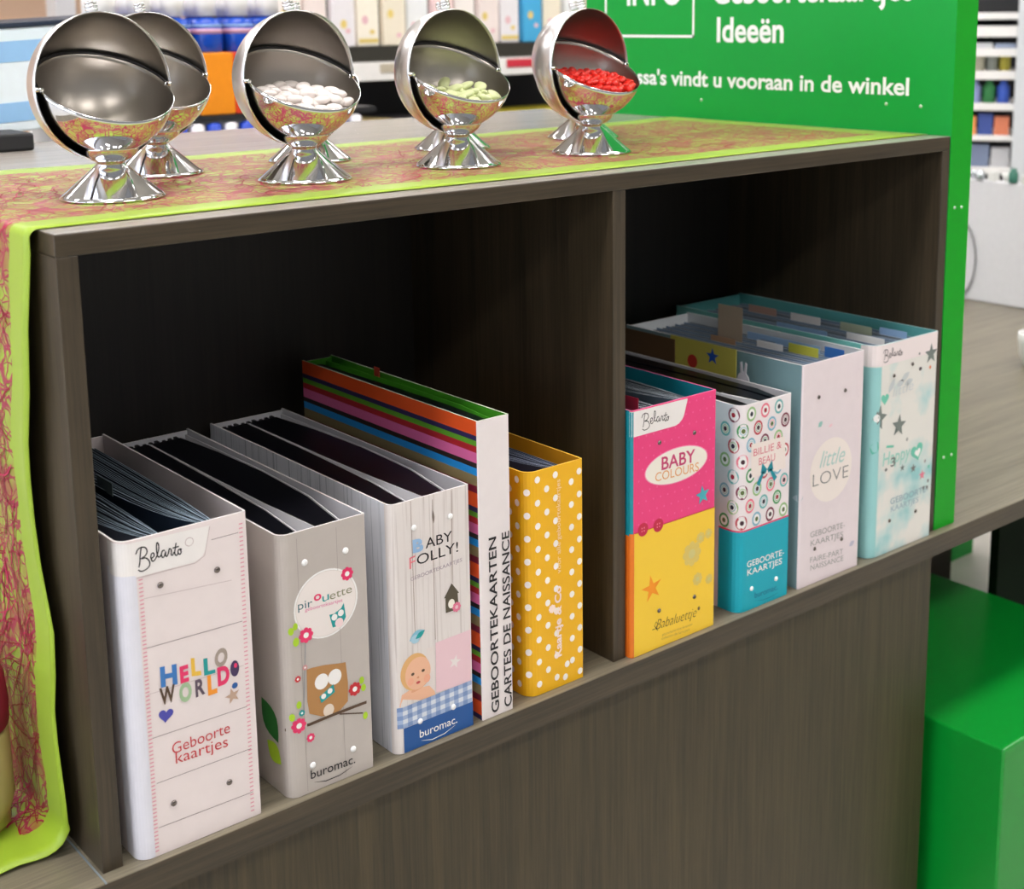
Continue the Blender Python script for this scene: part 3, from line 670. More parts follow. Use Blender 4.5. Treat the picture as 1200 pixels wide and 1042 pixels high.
pr.disc('oval_badge', oc, rx*1.03, rz*1.05, C('oval_rim', 244, 150, 186), 2, 40); pr.disc('oval_badge', oc, rx, rz, K_cream, 3, 40)
pr.text('title_lettering', 'BABY', (0.7440, 0.2400), (0.8050, 0.2380), 0.0165, C('raspberry', 196, 60, 110), 5, 0.015, up=(0, 1))
pr.text('title_lettering', 'COLOURS', (0.7330, 0.2270), (0.8120, 0.2240), 0.0115, C('apricot', 226, 160, 96), 5, 0.0, up=(0, 1))
pr.star('star_print', (0.8200, 0.1890), 0.0135, C('star_teal', 70, 172, 184), 3, 0.42, 0.1)
for q in ((0.7400, 0.2770), (0.8030, 0.2770), (0.7410, 0.0520), (0.8060, 0.0520)): rivet(root, q, M_rivet, 0.0030)
_p, _q = (0.6880, 0.1670), (0.8440, 0.1630)
pr.stroke('seam_line', [(a6+0.005, zb), (b6-0.001, zb)], 0.001, C('seam_red', 200, 60, 60), 3)
for q in ((0.7120, 0.1690), (0.7390, 0.1680)):
    pr.disc('button_print', q, 0.0088, 0.0088, C('button_red', 200, 30, 70), 4)
    for dx, dz in ((-.002, -.002), (.002, .002), (.002, -.002), (-.002, .002)): pr.disc('button_print', (q[0]+dx, q[1]+dz), 0.0011, 0.0011, C('button_hole', 236, 130, 150), 5, 8)
pr.star('star_print', (0.7280, 0.0860), 0.0185, C('star_orange', 246, 150, 24), 3, 0.36, 0.15)
for q, r in (((0.8010, 0.1130), 0.017), ((0.8170, 0.1310), 0.008), ((0.8120, 0.0750), 0.009), ((0.8340, 0.0690), 0.007), ((0.8320, 0.1330), 0.007)):
    pr.flower('swirl_print', q, r, C('swirl_gold', 222, 196, 104), C('swirl_grey', 212, 200, 130), 2)
pr.text('signature_lettering', 'Babaluettje', (0.7360, 0.0270), (0.8090, 0.0230), 0.0135, K_black, 4, -0.018, 0.3, up=(0, 1))
pr.stroke('signature_lettering', [(0.7290, 0.0290), (0.7350, 0.0290), (0.7390, 0.0340), (0.7360, 0.0380), (0.7330, 0.0330), (0.7390, 0.0250)], 0.0009, K_black, 4)
pr.disc('signature_lettering', (0.8150, 0.0330), 0.0022, 0.0028, C('mark_brown', 120, 96, 50), 4)
pr.text('small_lettering', 'geboortekaartjes cartes de naissance', (0.7470, 0.0150), (0.8030, 0.0130), 0.0036, C('mark_tan', 190, 160, 70), 4, up=(0, 1))
pr.text('small_lettering', 'collection de faire-part', (0.7460, 0.0100), (0.7980, 0.0070), 0.0036, C('mark_tan', 190, 160, 70), 4, up=(0, 1))
pr.build(root)
fan(root, b6-a6, 0.35, 0.320, 0.052, 12, 0.006, 0.062, mat('grey_page', (70, 84, 96), 0.4), mat('grey_page_edge', (176, 188, 196), 0.5))
fan(root, b6-a6, 0.35, 0.320, 0.108, 14, 0.066, 0.128, MATS['grey_page'], MATS['grey_page_edge'])
box('divider_tab', 0.030, 0.0307, 0.02, 0.075, 0.316, 0.333, C('tab_crimson', 176, 30, 60), root)

# ---- 7: ring-pattern binder
M_b7 = mat('white_board', (236, 228, 230), 0.5); M_b7t = C('board_teal', 0, 166, 186); M_b7s = mat('white_board_side', (226, 226, 232), 0.5)
a7, b7 = 0.8915, 0.9957
root, pr0 = binder('binder patterned with coloured rings above a plain teal lower part', a7, b7, 0.2937, 0.385, M_b7, M_b7s, M_b2i, rl=0.014, rr=0.003)
def wrap7(x, z, l, r=0.014):
    u = x-a7; off = 0.00025+l*0.00008
    if u >= r: return (u, -off, z)
    s_ = r-u; ang = s_/r
    if ang <= PI/2: return (r-(r+off)*math.sin(ang), r-(r+off)*math.cos(ang), z)
    return (-off, r+(s_-r*PI/2), z)
pr = Print(wrap7)
_p = (0.9980, 0.1150); _q = (0.8920, 0.1180); zb = (_p[1]+_q[1])/2
xs = [a7-0.03+0.005*k for k in range(int((b7-a7+0.028)/0.005))]+[b7-0.0015]
for x0, x1 in zip(xs[:-1], xs[1:]):
    pr.poly('teal_field', [(x0, 0.0008), (x1, 0.0008), (x1, zb), (x0, zb)], M_b7t, 1)
    pr.poly('pink_line', [(x0, zb), (x1, zb), (x1, zb+0.0022), (x0, zb+0.0022)], K_pink, 2)
ringc = [C('ring_brick', 190, 70, 80), C('ring_green', 70, 150, 90), C('ring_teal', 110, 180, 180), C('ring_pink', 232, 120, 140), C('ring_sage', 150, 190, 130), C('ring_plum', 120, 50, 70), C('ring_sky', 130, 180, 200)]
dotc = [C('dot_dark', 60, 24, 40), C('dot_red', 160, 30, 50), C('dot_moss', 90, 110, 60), C('dot_night', 30, 34, 50)]
random.seed(11)
for i in range(-2, 8):
    for j in range(-1, 5):
        x = a7+0.0075+i*0.0139; z = zb+0.013+j*0.0430+(0.0215 if i % 2 else 0)
        if z > 0.290 or x > b7-0.004 or z < zb+0.006: continue
        rc = ringc[(i*3+j*5) % 7]; dc = dotc[(i+2*j) % 4]; r = 0.0102; q = min(1.0, (b7-0.001-x)/(r*0.88))
        for sc, m_, l_ in ((1.0, rc, 1), (0.70, K_white, 2), (0.58, ringc[(i+j+3) % 7] if (i+j) % 2 else K_white, 3), (0.47, K_white, 4), (0.33, dc, 5)):
            rz_ = min(r*sc, 0.2915-z)
            pr.disc('ring_pattern', (x, z), min(r*sc*0.88, b7-0.001-x), rz_, m_, l_, 20)
pr.poly('label_sticker', [(0.9130, 0.2380), (0.9820, 0.2350), (0.9850, 0.1890), (0.9180, 0.1900), (0.9140, 0.1960)], C('label_rose', 240, 228, 222), 6)
pr.text('title_lettering', 'BILLIE &', (0.9180, 0.2200), (0.9750, 0.2200), 0.0100, C('type_rose', 214, 110, 126), 7, up=(0, 1))
pr.text('title_lettering', 'BEAU', (0.9290, 0.2050), (0.9620, 0.2050), 0.0100, C('type_rose', 214, 110, 126), 7, up=(0, 1))
c = (0.9460, 0.1960); K_bow = C('bow_teal', 16, 140, 156)
for s_ in (-1, 1):
    pr.poly('bow_print', [(c[0], c[1]), (c[0]+s_*0.010, c[1]+0.011), (c[0]+s_*0.013, c[1]-0.003), (c[0]+s_*0.003, c[1]-0.006)], K_bow, 8)
    pr.poly('bow_print', [(c[0]+s_*0.004, c[1]), (c[0]+s_*0.010, c[1]-0.002), (c[0]+s_*0.021, c[1]-0.016), (c[0]+s_*0.015, c[1]-0.021)], K_bow, 8)
pr.text('subtitle_lettering', 'GEBOORTE-', (0.9090, 0.0640), (0.9860, 0.0620), 0.0085, K_white, 4, 0.01, up=(0, 1))
pr.text('subtitle_lettering', 'KAARTJES', (0.9100, 0.0520), (0.9820, 0.0500), 0.0085, K_white, 4, 0.01, up=(0, 1))
pr.text('brand_lettering', 'buromac.', (0.9260, 0.0150), (0.9740, 0.0140), 0.0078, C('ink_teal', 0, 116, 146), 4, 0.01, up=(0, 1))
pr.stroke('brand_swoosh', [(0.9260, 0.0110), (0.9440, 0.0070), (0.9610, 0.0070), (0.9760, 0.0090)], 0.0009, C('ink_teal', 0, 116, 146), 4, True)
for q in ((0.9190, 0.0310), (0.9700, 0.0310)): rivet(root, q, M_rivw, 0.0034)
pr.build(root)

blob('page_pack', [(0.006, 0.35), (0.004, 0.06), (0.010, 0.012), (0.022, 0.006), (0.026, 0.03), (0.028, 0.12), (0.028, 0.35)], 0.006, 0.2915, M_blk, root)
blob('page_pack', [(0.036, 0.35), (0.038, 0.10), (0.052, 0.006), (0.066, 0.004), (0.072, 0.05), (0.070, 0.15), (0.064, 0.35)], 0.006, 0.2915, M_blk, root)
blob('page_pack', [(0.067, 0.35), (0.074, 0.15), (0.075, 0.05), (0.070, 0.004), (0.078, 0.003), (0.090, 0.05), (0.094, 0.15), (0.092, 0.35)], 0.006, 0.2925, M_blk, root)
sheet('separator_sheet', [(0.045, 0.004), (0.032, 0.10), (0.031, 0.34)], 0.003, 0.006, 0.2925, M_sep, M_sep, root)

# ---- 8: pale LOVE binder
M_b8 = mat('blush_board', (228, 216, 220), 0.5); M_b8s = mat('grey_teal_board', (120, 152, 158), 0.5); M_b8i = mat('pale_inner', (206, 212, 216), 0.5)
a8, b8 = 1.0185, 1.1554
root, pr = binder('blush white binder with LOVE in a cream circle', a8, b8, 0.3277, 0.352, M_b8, M_b8s, M_b8i, rl=0.0025, rr=0.0025)
for q in ((1.0530, 0.2770), (1.1120, 0.2760), (1.0530, 0.0530), (1.1140, 0.0520)): rivet(root, q, M_rivet, 0.0030)
_l, _r, _t, _b = (1.0380, 0.1710), (1.1330, 0.1630), (1.0850, 0.2150), (1.0840, 0.1130)
oc = ((_l[0]+_r[0])/2, (_t[1]+_b[1])/2)
pr.disc('cream_circle', oc, 0.047, 0.047, C('circle_cream', 238, 228, 222), 1, 40)
pr.text('title_lettering', 'LOVE', (1.0450, 0.1470), (1.1250, 0.1440), 0.0185, K_grey, 4, -0.015, up=(0, 1))
pr.text('script_lettering', 'little', (1.0590, 0.1720), (1.1130, 0.1700), 0.0235, C('script_mint', 176, 206, 200), 3, 0.0, 0.35, up=(0, 1))
pr.text('subtitle_lettering', 'GEBOORTE-', (1.0430, 0.0720), (1.1210, 0.0680), 0.0085, K_mgrey, 3, -0.005, up=(0, 1))
pr.text('subtitle_lettering', 'KAARTJES', (1.0440, 0.0590), (1.1180, 0.0540), 0.0085, K_mgrey, 3, -0.005, up=(0, 1))
pr.text('subtitle_lettering', 'FAIRE-PART', (1.0440, 0.0340), (1.1190, 0.0280), 0.0080, K_mgrey, 3, -0.005, up=(0, 1))
pr.text('subtitle_lettering', 'NAISSANCE', (1.0450, 0.0220), (1.1200, 0.0170), 0.0080, K_mgrey, 3, -0.005, up=(0, 1))
for p, q, wd_, m in (((1.0540, 0.2330), (1.0630, 0.2400), 0.004, C('sprig_mint', 150, 196, 188)), ((1.0770, 0.2290), (1.0860, 0.2310), 0.002, K_lpink), ((1.0060, 0.1340), (1.0250, 0.1370), 0.005, C('sprig_blue', 160, 180, 190)), ((1.1330, 0.0360), (1.1450, 0.0410), 0.004, C('sprig_lilac', 190, 186, 204))):
    pr.leaf('leaf_print', p, q, wd_, m, 2)
for p, q in (((1.0090, 0.3020), (1.1450, 0.3020)), ((1.0090, 0.2600), (1.1450, 0.2610))): pr.stroke('board_seam', [p, q], 0.0004, C('seam_faint', 212, 200, 200), 1)
pr.build(root)
M_fold = mat('grey_folder', (116, 128, 140), 0.45); M_folde = mat('grey_folder_edge', (186, 196, 206), 0.5); M_foldb = mat('blue_folder', (126, 150, 176), 0.45)
for k in range(18):
    x = 0.010+k*0.0068
    sheet('folder_sheet', [(x+0.002, 0.012), (x+random.uniform(-0.001, 0.001), 0.15), (x, 0.335)], 0.0012, 0.006, 0.318-0.004*((k*5) % 3)/2, M_fold if k % 3 else M_foldb, M_folde, root)
def tab(root, x, y0, y1, z0, z1, m, lab=None):
    o = box('index_tab', x, x+0.0008, y0, y1, z0, z1, m, root, 0.0003, 1)
    if lab: o['label'] = lab
tab(root, 0.088, 0.045, 0.100, 0.314, 0.329, C('tab_yellow', 190, 190, 70), 'yellow index tab')
tab(root, 0.102, 0.010, 0.045, 0.314, 0.331, C('tab_blue2', 44, 100, 170), 'blue index tab')
tab(root, 0.075, 0.10, 0.15, 0.314, 0.327, K_white); tab(root, 0.05, 0.17, 0.22, 0.314, 0.327, C('tab_tan', 176, 140, 110))
tab(root, 0.082, 0.185, 0.235, 0.314, 0.368, C('kraft_card', 176, 160, 140), 'tall beige card divider')
tab(root, 0.110, 0.06, 0.2, 0.314, 0.326, K_lblue)

# ---- 9: mint watercolour star binder
def water():
    m, N, L, B = nt('mint_watercolour')
    tc = N.new('ShaderNodeTexCoord'); n = N.new('ShaderNodeTexNoise'); n.inputs['Scale'].default_value = 14; n.inputs['Detail'].default_value = 3
    L.new(tc.outputs['Object'], n.inputs['Vector'])
    sp = N.new('ShaderNodeSeparateXYZ'); L.new(tc.outputs['Object'], sp.inputs[0])
    a = N.new('ShaderNodeMapRange'); a.inputs[1].default_value = 0.0; a.inputs[2].default_value = 0.33; a.inputs[3].default_value = -0.06; a.inputs[4].default_value = 0.14; L.new(sp.outputs['Z'], a.inputs[0])
    ad = N.new('ShaderNodeMath'); L.new(n.outputs[0], ad.inputs[0]); L.new(a.outputs[0], ad.inputs[1])
    cr = N.new('ShaderNodeValToRGB'); e = cr.color_ramp.elements
    e[0].position = 0.34; e[0].color = srgb(150, 204, 206); e[1].position = 0.56; e[1].color = srgb(228, 226, 220)
    k = e.new(0.44); k.color = srgb(196, 218, 216)
    L.new(ad.outputs[0], cr.inputs[0]); L.new(cr.outputs[0], B.inputs['Base Color']); B.inputs['Roughness'].default_value = 0.5
    return m
M_b9 = water(); M_b9s = mat('mint_side', (120, 196, 190), 0.45); M_b9i = mat('mint_inner', (96, 176, 176), 0.5)
a9, b9 = 1.1805, 1.3366
root, pr = binder('mint watercolour binder with grey stars, rightmost on the shelf', a9, b9, 0.3277, 0.402, M_b9, M_b9s, M_b9i, rl=0.018, rr=0.003, mcap=mat('mint_edge', (196, 226, 226), 0.5))
strips(pr, 'label_sticker', [(a9-0.018, 0.327), (b9-0.002, 0.327)], [(a9-0.018, 0.296), (b9-0.002, 0.296)], C('label_blush', 238, 226, 226), 0, 0.006)
strips(pr, 'corner_band', [(a9-0.01, 0.295), (a9+0.0165, 0.295)], [(a9-0.01, 0.001), (a9+0.0165, 0.001)], C('band_mint', 150, 204, 204), 0)
belarto(pr, (1.1990, 0.3020), (1.2460, 0.3040), 0.0190, C('script_ink', 60, 56, 62), 0.0011, 3)
for q in ((1.2270, 0.2770), (1.2720, 0.2870), (1.2290, 0.0510), (1.2950, 0.0500)): rivet(root, q, M_rivet, 0.0030)
K_star = C('star_grey', 116, 126, 122)
pr.star('star_print', (1.3190, 0.2950), 0.0165, K_star, 3, 0.42, 0.0); pr.star('star_print', (1.2440, 0.1970), 0.0180, K_star, 3, 0.42, -0.1)
pr.star('star_print', (1.1940, 0.2180), 0.0200, K_star, 3, 0.45, -0.2); pr.disc('star_print', (1.1910, 0.2180), 0.0052, 0.0060, K_white, 4); pr.star('star_print', (1.2570, 0.1280), 0.0060, K_star, 3)
pr.disc('dot_print', (1.2930, 0.2760), 0.0038, 0.0030, C('dot_ink', 70, 60, 66), 3, 12); pr.disc('dot_print', (1.3180, 0.2740), 0.0026, 0.0030, C('dot_coral', 226, 130, 90), 3, 12); pr.disc('dot_print', (1.2890, 0.3000), 0.0018, 0.002, K_grey, 3, 10)
pr.heart('heart_print', (1.2070, 0.2450), 0.0100, K_mint, 3); pr.heart('heart_print', (1.2930, 0.1460), 0.0165, K_mint, 2, 0.25); pr.heart('heart_print', (1.2950, 0.1440), 0.0080, K_white, 3, 0.25)
pr.leaf('leaf_print', (1.1850, 0.1630), (1.1940, 0.1820), 0.0075, C('leaf_mint', 96, 186, 166), 3)
for i, (p, q) in enumerate((((1.2150, 0.2520), (1.2300, 0.2730)), ((1.2350, 0.2600), (1.2540, 0.2650)), ((1.2450, 0.2650), (1.2660, 0.2760)), ((1.2540, 0.2580), (1.2750, 0.2630)))):
    pr.leaf('sprig_print', p, q, 0.005, C('sprig_silver', 200, 206, 208), 2)
pr.text('script_lettering', 'Happy', (1.2070, 0.1410), (1.2750, 0.1410), 0.020, C('script_pale_mint', 160, 212, 200), 2, 0.01, 0.1, up=(0, 1))
pr.text('script_lettering', 'little', (1.2260, 0.2440), (1.2760, 0.2470), 0.015, C('script_silver', 208, 212, 214), 2, 0.0, 0.2, up=(0, 1))
pr.text('dot_print', '3', (1.2270, 0.1360), (1.2390, 0.1360), 0.0135, K_grey, 3, 0.02, up=(0, 1)); pr.stroke('dot_print', [(1.2150, 0.1700), (1.2330, 0.1670)], 0.0035, K_mint, 3)
pr.star('star_print', (1.2850, 0.1210), 0.0075, K_grey, 3); pr.star('star_print', (1.3090, 0.1050), 0.0085, C('star_rose', 232, 130, 150), 3); pr.disc('dot_print', (1.2160, 0.1340), 0.0034, 0.0026, K_grey, 3, 12)
for q, m in (((1.3250, 0.1150), K_mint), ((1.3250, 0.0920), K_grey), ((1.3230, 0.0820), K_grey), ((1.3150, 0.1260), K_mgrey), ((1.2660, 0.1710), K_mgrey), ((1.3140, 0.0830), K_mgrey)): pr.disc('dot_print', q, 0.0026, 0.0030, m, 3, 10)
pr.text('subtitle_lettering', 'GEBOORTE-', (1.2300, 0.0760), (1.3260, 0.0750), 0.0095, C('type_steel', 150, 176, 188), 3, 0.0, up=(0, 1))
pr.text('subtitle_lettering', 'KAARTJES', (1.2320, 0.0640), (1.3020, 0.0630), 0.0085, C('type_steel', 150, 176, 188), 3, 0.0, up=(0, 1))
pr.build(root)
for k in range(20):
    x = 0.012+k*0.0068
    sheet('folder_sheet', [(x+0.001, 0.014), (x+random.uniform(-0.001, 0.001), 0.2), (x, 0.38)], 0.0012, 0.006, 0.316-0.004*((k*5) % 3)/2, M_fold if k % 2 else M_foldb, M_folde, root)
tab(root, 0.062, 0.03, 0.10, 0.312, 0.324, K_white); tab(root, 0.098, 0.08, 0.14, 0.312, 0.328, C('tab_pale_green', 176, 186, 160)); tab(root, 0.118, 0.03, 0.08, 0.312, 0.326, K_lblue)
tab(root, 0.098, 0.18, 0.24, 0.312, 0.327, K_white); tab(root, 0.098, 0.27, 0.33, 0.312, 0.327, C('tab_rose', 196, 160, 146)); tab(root, 0.04, 0.12, 0.22, 0.312, 0.324, K_lblue)

# cards between the ring-pattern binder and the LOVE binder
t = thing('greeting_card', 'yellow greeting card with a blue star standing between two binders', 'card', (1.006, 0, 0))
box('card_sheet', 0, 0.0015, 0.105, 0.236, 0.0005, 0.332, C('card_yellow', 196, 186, 84), t)
ps = Print(lambda y, z, l: (-0.0003-l*0.0001, y, z))
ps.star('star_print', (0.150, 0.314), 0.013, C('card_blue', 30, 84, 190), 1); ps.disc('flower_print', (0.190, 0.300), 0.010, 0.010, C('card_red', 190, 50, 40), 1)
ps.build(t)
o = box('brown_card', 1.0035, 1.005, 0.225, 0.36, 0.0005, 0.327, mat('brown_card', (96, 70, 44), 0.6)); tag(o, 'plain brown card standing behind the yellow greeting card', 'card')
t = thing('rabbit_card', 'small white rabbit-shaped card tucked beside the ring-pattern binder', 'card', (0.9995, 0.085, 0))
ps = Print(lambda y, z, l: (l*0.0004, y, z))
bm = bmesh.new()
pts = [(-0.012, 0.0005), (0.012, 0.0005), (0.012, 0.292), (0.009, 0.300), (0.0055, 0.303), (0.0065, 0.318), (0.003, 0.319), (0.0015, 0.305), (-0.001, 0.305), (-0.0035, 0.319), (-0.0065, 0.317), (-0.005, 0.303), (-0.010, 0.298), (-0.012, 0.29)]
A = [bm.verts.new((0, y, z)) for y, z in pts]; Bv = [bm.verts.new((0.0012, y, z)) for y, z in pts]
bm.faces.new(A); bm.faces.new(Bv[::-1])
for i in range(len(pts)): bm.faces.new((A[i], A[(i+1) % len(pts)], Bv[(i+1) % len(pts)], Bv[i]))
from_bm('rabbit_sheet', bm, mat('rabbit_white', (214, 210, 218), 0.6), t)
# ------------------------------------------------------------------ table runner
def runner_material():
    m, N, L, B = nt('lime_runner')
    uv = N.new('ShaderNodeUVMap'); uv.uv_map = 'UVMap'
    nz = N.new('ShaderNodeTexNoise'); nz.inputs['Scale'].default_value = 14; nz.inputs['Detail'].default_value = 3
    L.new(uv.outputs[0], nz.inputs['Vector'])
    sub = N.new('ShaderNodeVectorMath'); sub.operation = 'MULTIPLY_ADD'; sub.inputs[1].default_value = (0.07, 0.07, 0); L.new(nz.outputs['Color'], sub.inputs[0]); L.new(uv.outputs[0], sub.inputs[2])
    masks = []
    for sc, th in ((34, 0.055), (62, 0.075), (19, 0.028)):
        vo = N.new('ShaderNodeTexVoronoi'); vo.feature = 'DISTANCE_TO_EDGE'; vo.inputs['Scale'].default_value = sc
        L.new(sub.outputs[0], vo.inputs['Vector'])
        mr = N.new('ShaderNodeMapRange'); mr.inputs[1].default_value = th*0.4; mr.inputs[2].default_value = th; mr.inputs[3].default_value = 1; mr.inputs[4].default_value = 0
        L.new(vo.outputs[0], mr.inputs[0]); masks.append(mr.outputs[0])
    mx = N.new('ShaderNodeMath'); mx.operation = 'MAXIMUM'; L.new(masks[0], mx.inputs[0]); L.new(masks[1], mx.inputs[1])
    mx2 = N.new('ShaderNodeMath'); mx2.operation = 'MAXIMUM'; L.new(mx.outputs[0], mx2.inputs[0]); L.new(masks[2], mx2.inputs[1])
    # patches where the net is denser
    n2 = N.new('ShaderNodeTexNoise'); n2.inputs['Scale'].default_value = 22; n2.inputs['Detail'].default_value = 2; L.new(uv.outputs[0], n2.inputs['Vector'])
    m2 = N.new('ShaderNodeMapRange'); m2.inputs[1].default_value = 0.42; m2.inputs[2].default_value = 0.64; m2.inputs[3].default_value = 0.0; m2.inputs[4].default_value = 0.72; L.new(n2.outputs[0], m2.inputs[0])
    mx3 = N.new('ShaderNodeMath'); mx3.operation = 'MAXIMUM'; L.new(mx2.outputs[0], mx3.inputs[0]); L.new(m2.outputs[0], mx3.inputs[1])
    # border: v between
    sp = N.new('ShaderNodeSeparateXYZ'); L.new(uv.outputs[0], sp.inputs[0])
    wv = N.new('ShaderNodeMath'); wv.operation = 'MULTIPLY_ADD'; wv.inputs[1].default_value = 0.02; wv.inputs[2].default_value = -0.01; L.new(nz.outputs[0], wv.inputs[0])
    def rng(src, lo, hi):
        ad = N.new('ShaderNodeMath'); L.new(src, ad.inputs[0]); L.new(wv.outputs[0], ad.inputs[1])
        a = N.new('ShaderNodeMath'); a.operation = 'GREATER_THAN'; a.inputs[1].default_value = lo; L.new(ad.outputs[0], a.inputs[0])
        b = N.new('ShaderNodeMath'); b.operation = 'LESS_THAN'; b.inputs[1].default_value = hi; L.new(ad.outputs[0], b.inputs[0])
        c = N.new('ShaderNodeMath'); c.operation = 'MULTIPLY'; L.new(a.outputs[0], c.inputs[0]); L.new(b.outputs[0], c.inputs[1]); return c
    r1 = rng(sp.outputs['Y'], 0.050, 0.468); r2 = rng(sp.outputs['X'], 0.055, 1.985)
    q = N.new('ShaderNodeMath'); q.operation = 'MULTIPLY'; L.new(r1.outputs[0], q.inputs[0]); L.new(r2.outputs[0], q.inputs[1])
    q2 = N.new('ShaderNodeMath'); q2.operation = 'MULTIPLY'; L.new(q.outputs[0], q2.inputs[0]); L.new(mx3.outputs[0], q2.inputs[1])
    mix = N.new('ShaderNodeMix'); mix.data_type = 'RGBA'; mix.inputs[6].default_value = srgb(152, 182, 46); mix.inputs[7].default_value = srgb(158, 20, 62)
    L.new(q2.outputs[0], mix.inputs[0]); L.new(mix.outputs[2], B.inputs['Base Color'])
    B.inputs['Roughness'].default_value = 0.42; B.inputs['Sheen Weight'].default_value = 0.12; B.inputs['Sheen Roughness'].default_value = 0.4
    bp = N.new('ShaderNodeBump'); bp.inputs['Strength'].default_value = 0.4; bp.inputs['Distance'].default_value = 0.002; L.new(q2.outputs[0], bp.inputs['Height']); L.new(bp.outputs[0], B.inputs['Normal'])
    return m
PATH = []  # (x, z, dy_front) from the right end to the bottom end
for i in range(61): PATH.append((1.350-1.350*i/60, ZT+0.0012, 0))
for i in range(1, 7):
    a_ = PI/2*i/6; PATH.append((-0.0085*math.sin(a_), ZT+0.0012-0.0085*(1-math.cos(a_)), 0))
HP = [(0.60, .0), (0.53, .008), (0.47, .012), (0.42, .024), (0.384, .028), (0.34, .030), (0.30, .028), (0.26, .018), (0.235, .010), (0.19, .013), (0.153, .020), (0.12, .017), (0.093, .012), (0.06, .008), (0.040, .008)]
for z, dy in HP: PATH.append((-0.0085-0.004*math.sin((0.6-z)*9)**2, z, dy))
for i in range(1, 7):
    a_ = PI/2*i/6; PATH.append((-0.0085-0.032*(1-math.cos(a_)), 0.038-0.034*math.sin(a_), 0.010+0.012*i/6))
for i in range(1, 9): PATH.append((-0.0405-0.018*i, 0.003+0.002*math.sin(i*1.4), 0.024))
ULEN = [0]
for i in range(1, len(PATH)): ULEN.append(ULEN[-1]+math.hypot(PATH[i][0]-PATH[i-1][0], PATH[i][1]-PATH[i-1][1]))
VW = 0.515
def run_pt(u, v, off=0.0):
    u = max(0, min(ULEN[-1]-1e-6, u))
    lo = 0
    while ULEN[lo+1] < u: lo += 1
    f = (u-ULEN[lo])/(ULEN[lo+1]-ULEN[lo])
    x0, z0, d0 = PATH[lo]; x1, z1, d1 = PATH[lo+1]
    x = x0+(x1-x0)*f; z = z0+(z1-z0)*f; dy = d0+(d1-d0)*f
    tx, tz = x1-x0, z1-z0; L = math.hypot(tx, tz); nx, nz = -(-tz)/L, (-tx)/L
    nx, nz = tz/L, -tx/L
    y = 0.036+v+dy*(1-v/VW)
    if u < 1.36:
        y += 0.006*math.sin(u*9+1)*(v/VW)+0.004*math.sin(u*23)*(v/VW)+0.003*math.sin(u*7)*(1-v/VW)
        if u < 0.12: y += 0.020*(v/VW)*(1-u/0.12)
        w_ = 0.0007*max(0, math.sin(u*31+v*17))*max(0, (v/VW-0.75))*4
        z += w_
    fold = 0.0035*math.sin(v*40+u*3) if u > 1.40 and z > 0.02 else 0
    return (x+nx*(off)-abs(fold), y, z+nz*off)
bm = bmesh.new(); uvl = bm.loops.layers.uv.new('UVMap'); NV = 26
us = ULEN[:]
grid = [[bm.verts.new(run_pt(u, VW*j/NV)) for j in range(NV+1)] for u in us]
for i in range(len(us)-1):
    for j in range(NV):
        f = bm.faces.new((grid[i][j], grid[i+1][j], grid[i+1][j+1], grid[i][j+1]))
        for lp, (a_, b_) in zip(f.loops, ((i, j), (i+1, j), (i+1, j+1), (i, j+1))): lp[uvl].uv = (us[a_], VW*b_/NV)
cloth = from_bm('table_runner', bm, runner_material(), None, True)
sol = cloth.modifiers.new('thick', 'SOLIDIFY'); sol.thickness = 0.0008; sol.offset = 1
tag(cloth, 'lime green runner with crimson fibre net along the shelf unit top and left end', 'table runner')
# crimson fibres
random.seed(21)
M_fib = mat('crimson_fibre', (150, 12, 46), 0.5); M_fib2 = mat('rose_fibre', (190, 40, 88), 0.5)
V, F, I = [], [], []
for k in range(620):
    hang = k < 330
    u = random.uniform(1.36, ULEN[-1]-0.06) if hang else random.uniform(0.04, 1.36)
    v = random.uniform(0.06, 0.27 if hang else 0.455); ang = random.choice((0, PI))+random.gauss(0, 0.5) if random.random() < 0.6 else random.uniform(0, 2*PI)
    curl = random.gauss(0, 9); wd_ = random.uniform(0.0005, 0.0010); st_ = 0.006; n = random.randint(10, 26); lay = random.uniform(0.0012, 0.0020)
    pts = []
    for s_ in range(n):
        pts.append((u, v)); ang += curl*st_+random.gauss(0, 0.18); u += math.cos(ang)*st_; v += math.sin(ang)*st_
        if v < 0.052 or v > 0.462 or u < 0.05 or u > ULEN[-1]-0.055: break
    if len(pts) < 4: continue
    b0 = len(V)
    for s_, (a_, b_) in enumerate(pts):
        p1 = pts[min(len(pts)-1, s_+1)]; p0 = pts[max(0, s_-1)]; dx, dy = p1[0]-p0[0], p1[1]-p0[1]; L_ = math.hypot(dx, dy) or 1
        V.append(run_pt(a_-dy/L_*wd_, b_+dx/L_*wd_, lay)); V.append(run_pt(a_+dy/L_*wd_, b_-dx/L_*wd_, lay))
    for s_ in range(len(pts)-1): F.append((b0+2*s_, b0+2*s_+1, b0+2*s_+3, b0+2*s_+2)); I.append(0 if random.random() < 2 and k % 3 else 1)
me = bpy.data.meshes.new('fibre_net'); me.from_pydata(V, [], F); me.materials.append(M_fib); me.materials.append(M_fib2); me.polygons.foreach_set('material_index', I); me.update()
fo = link('fibre_net', me, cloth); fo['kind'] = 'stuff'

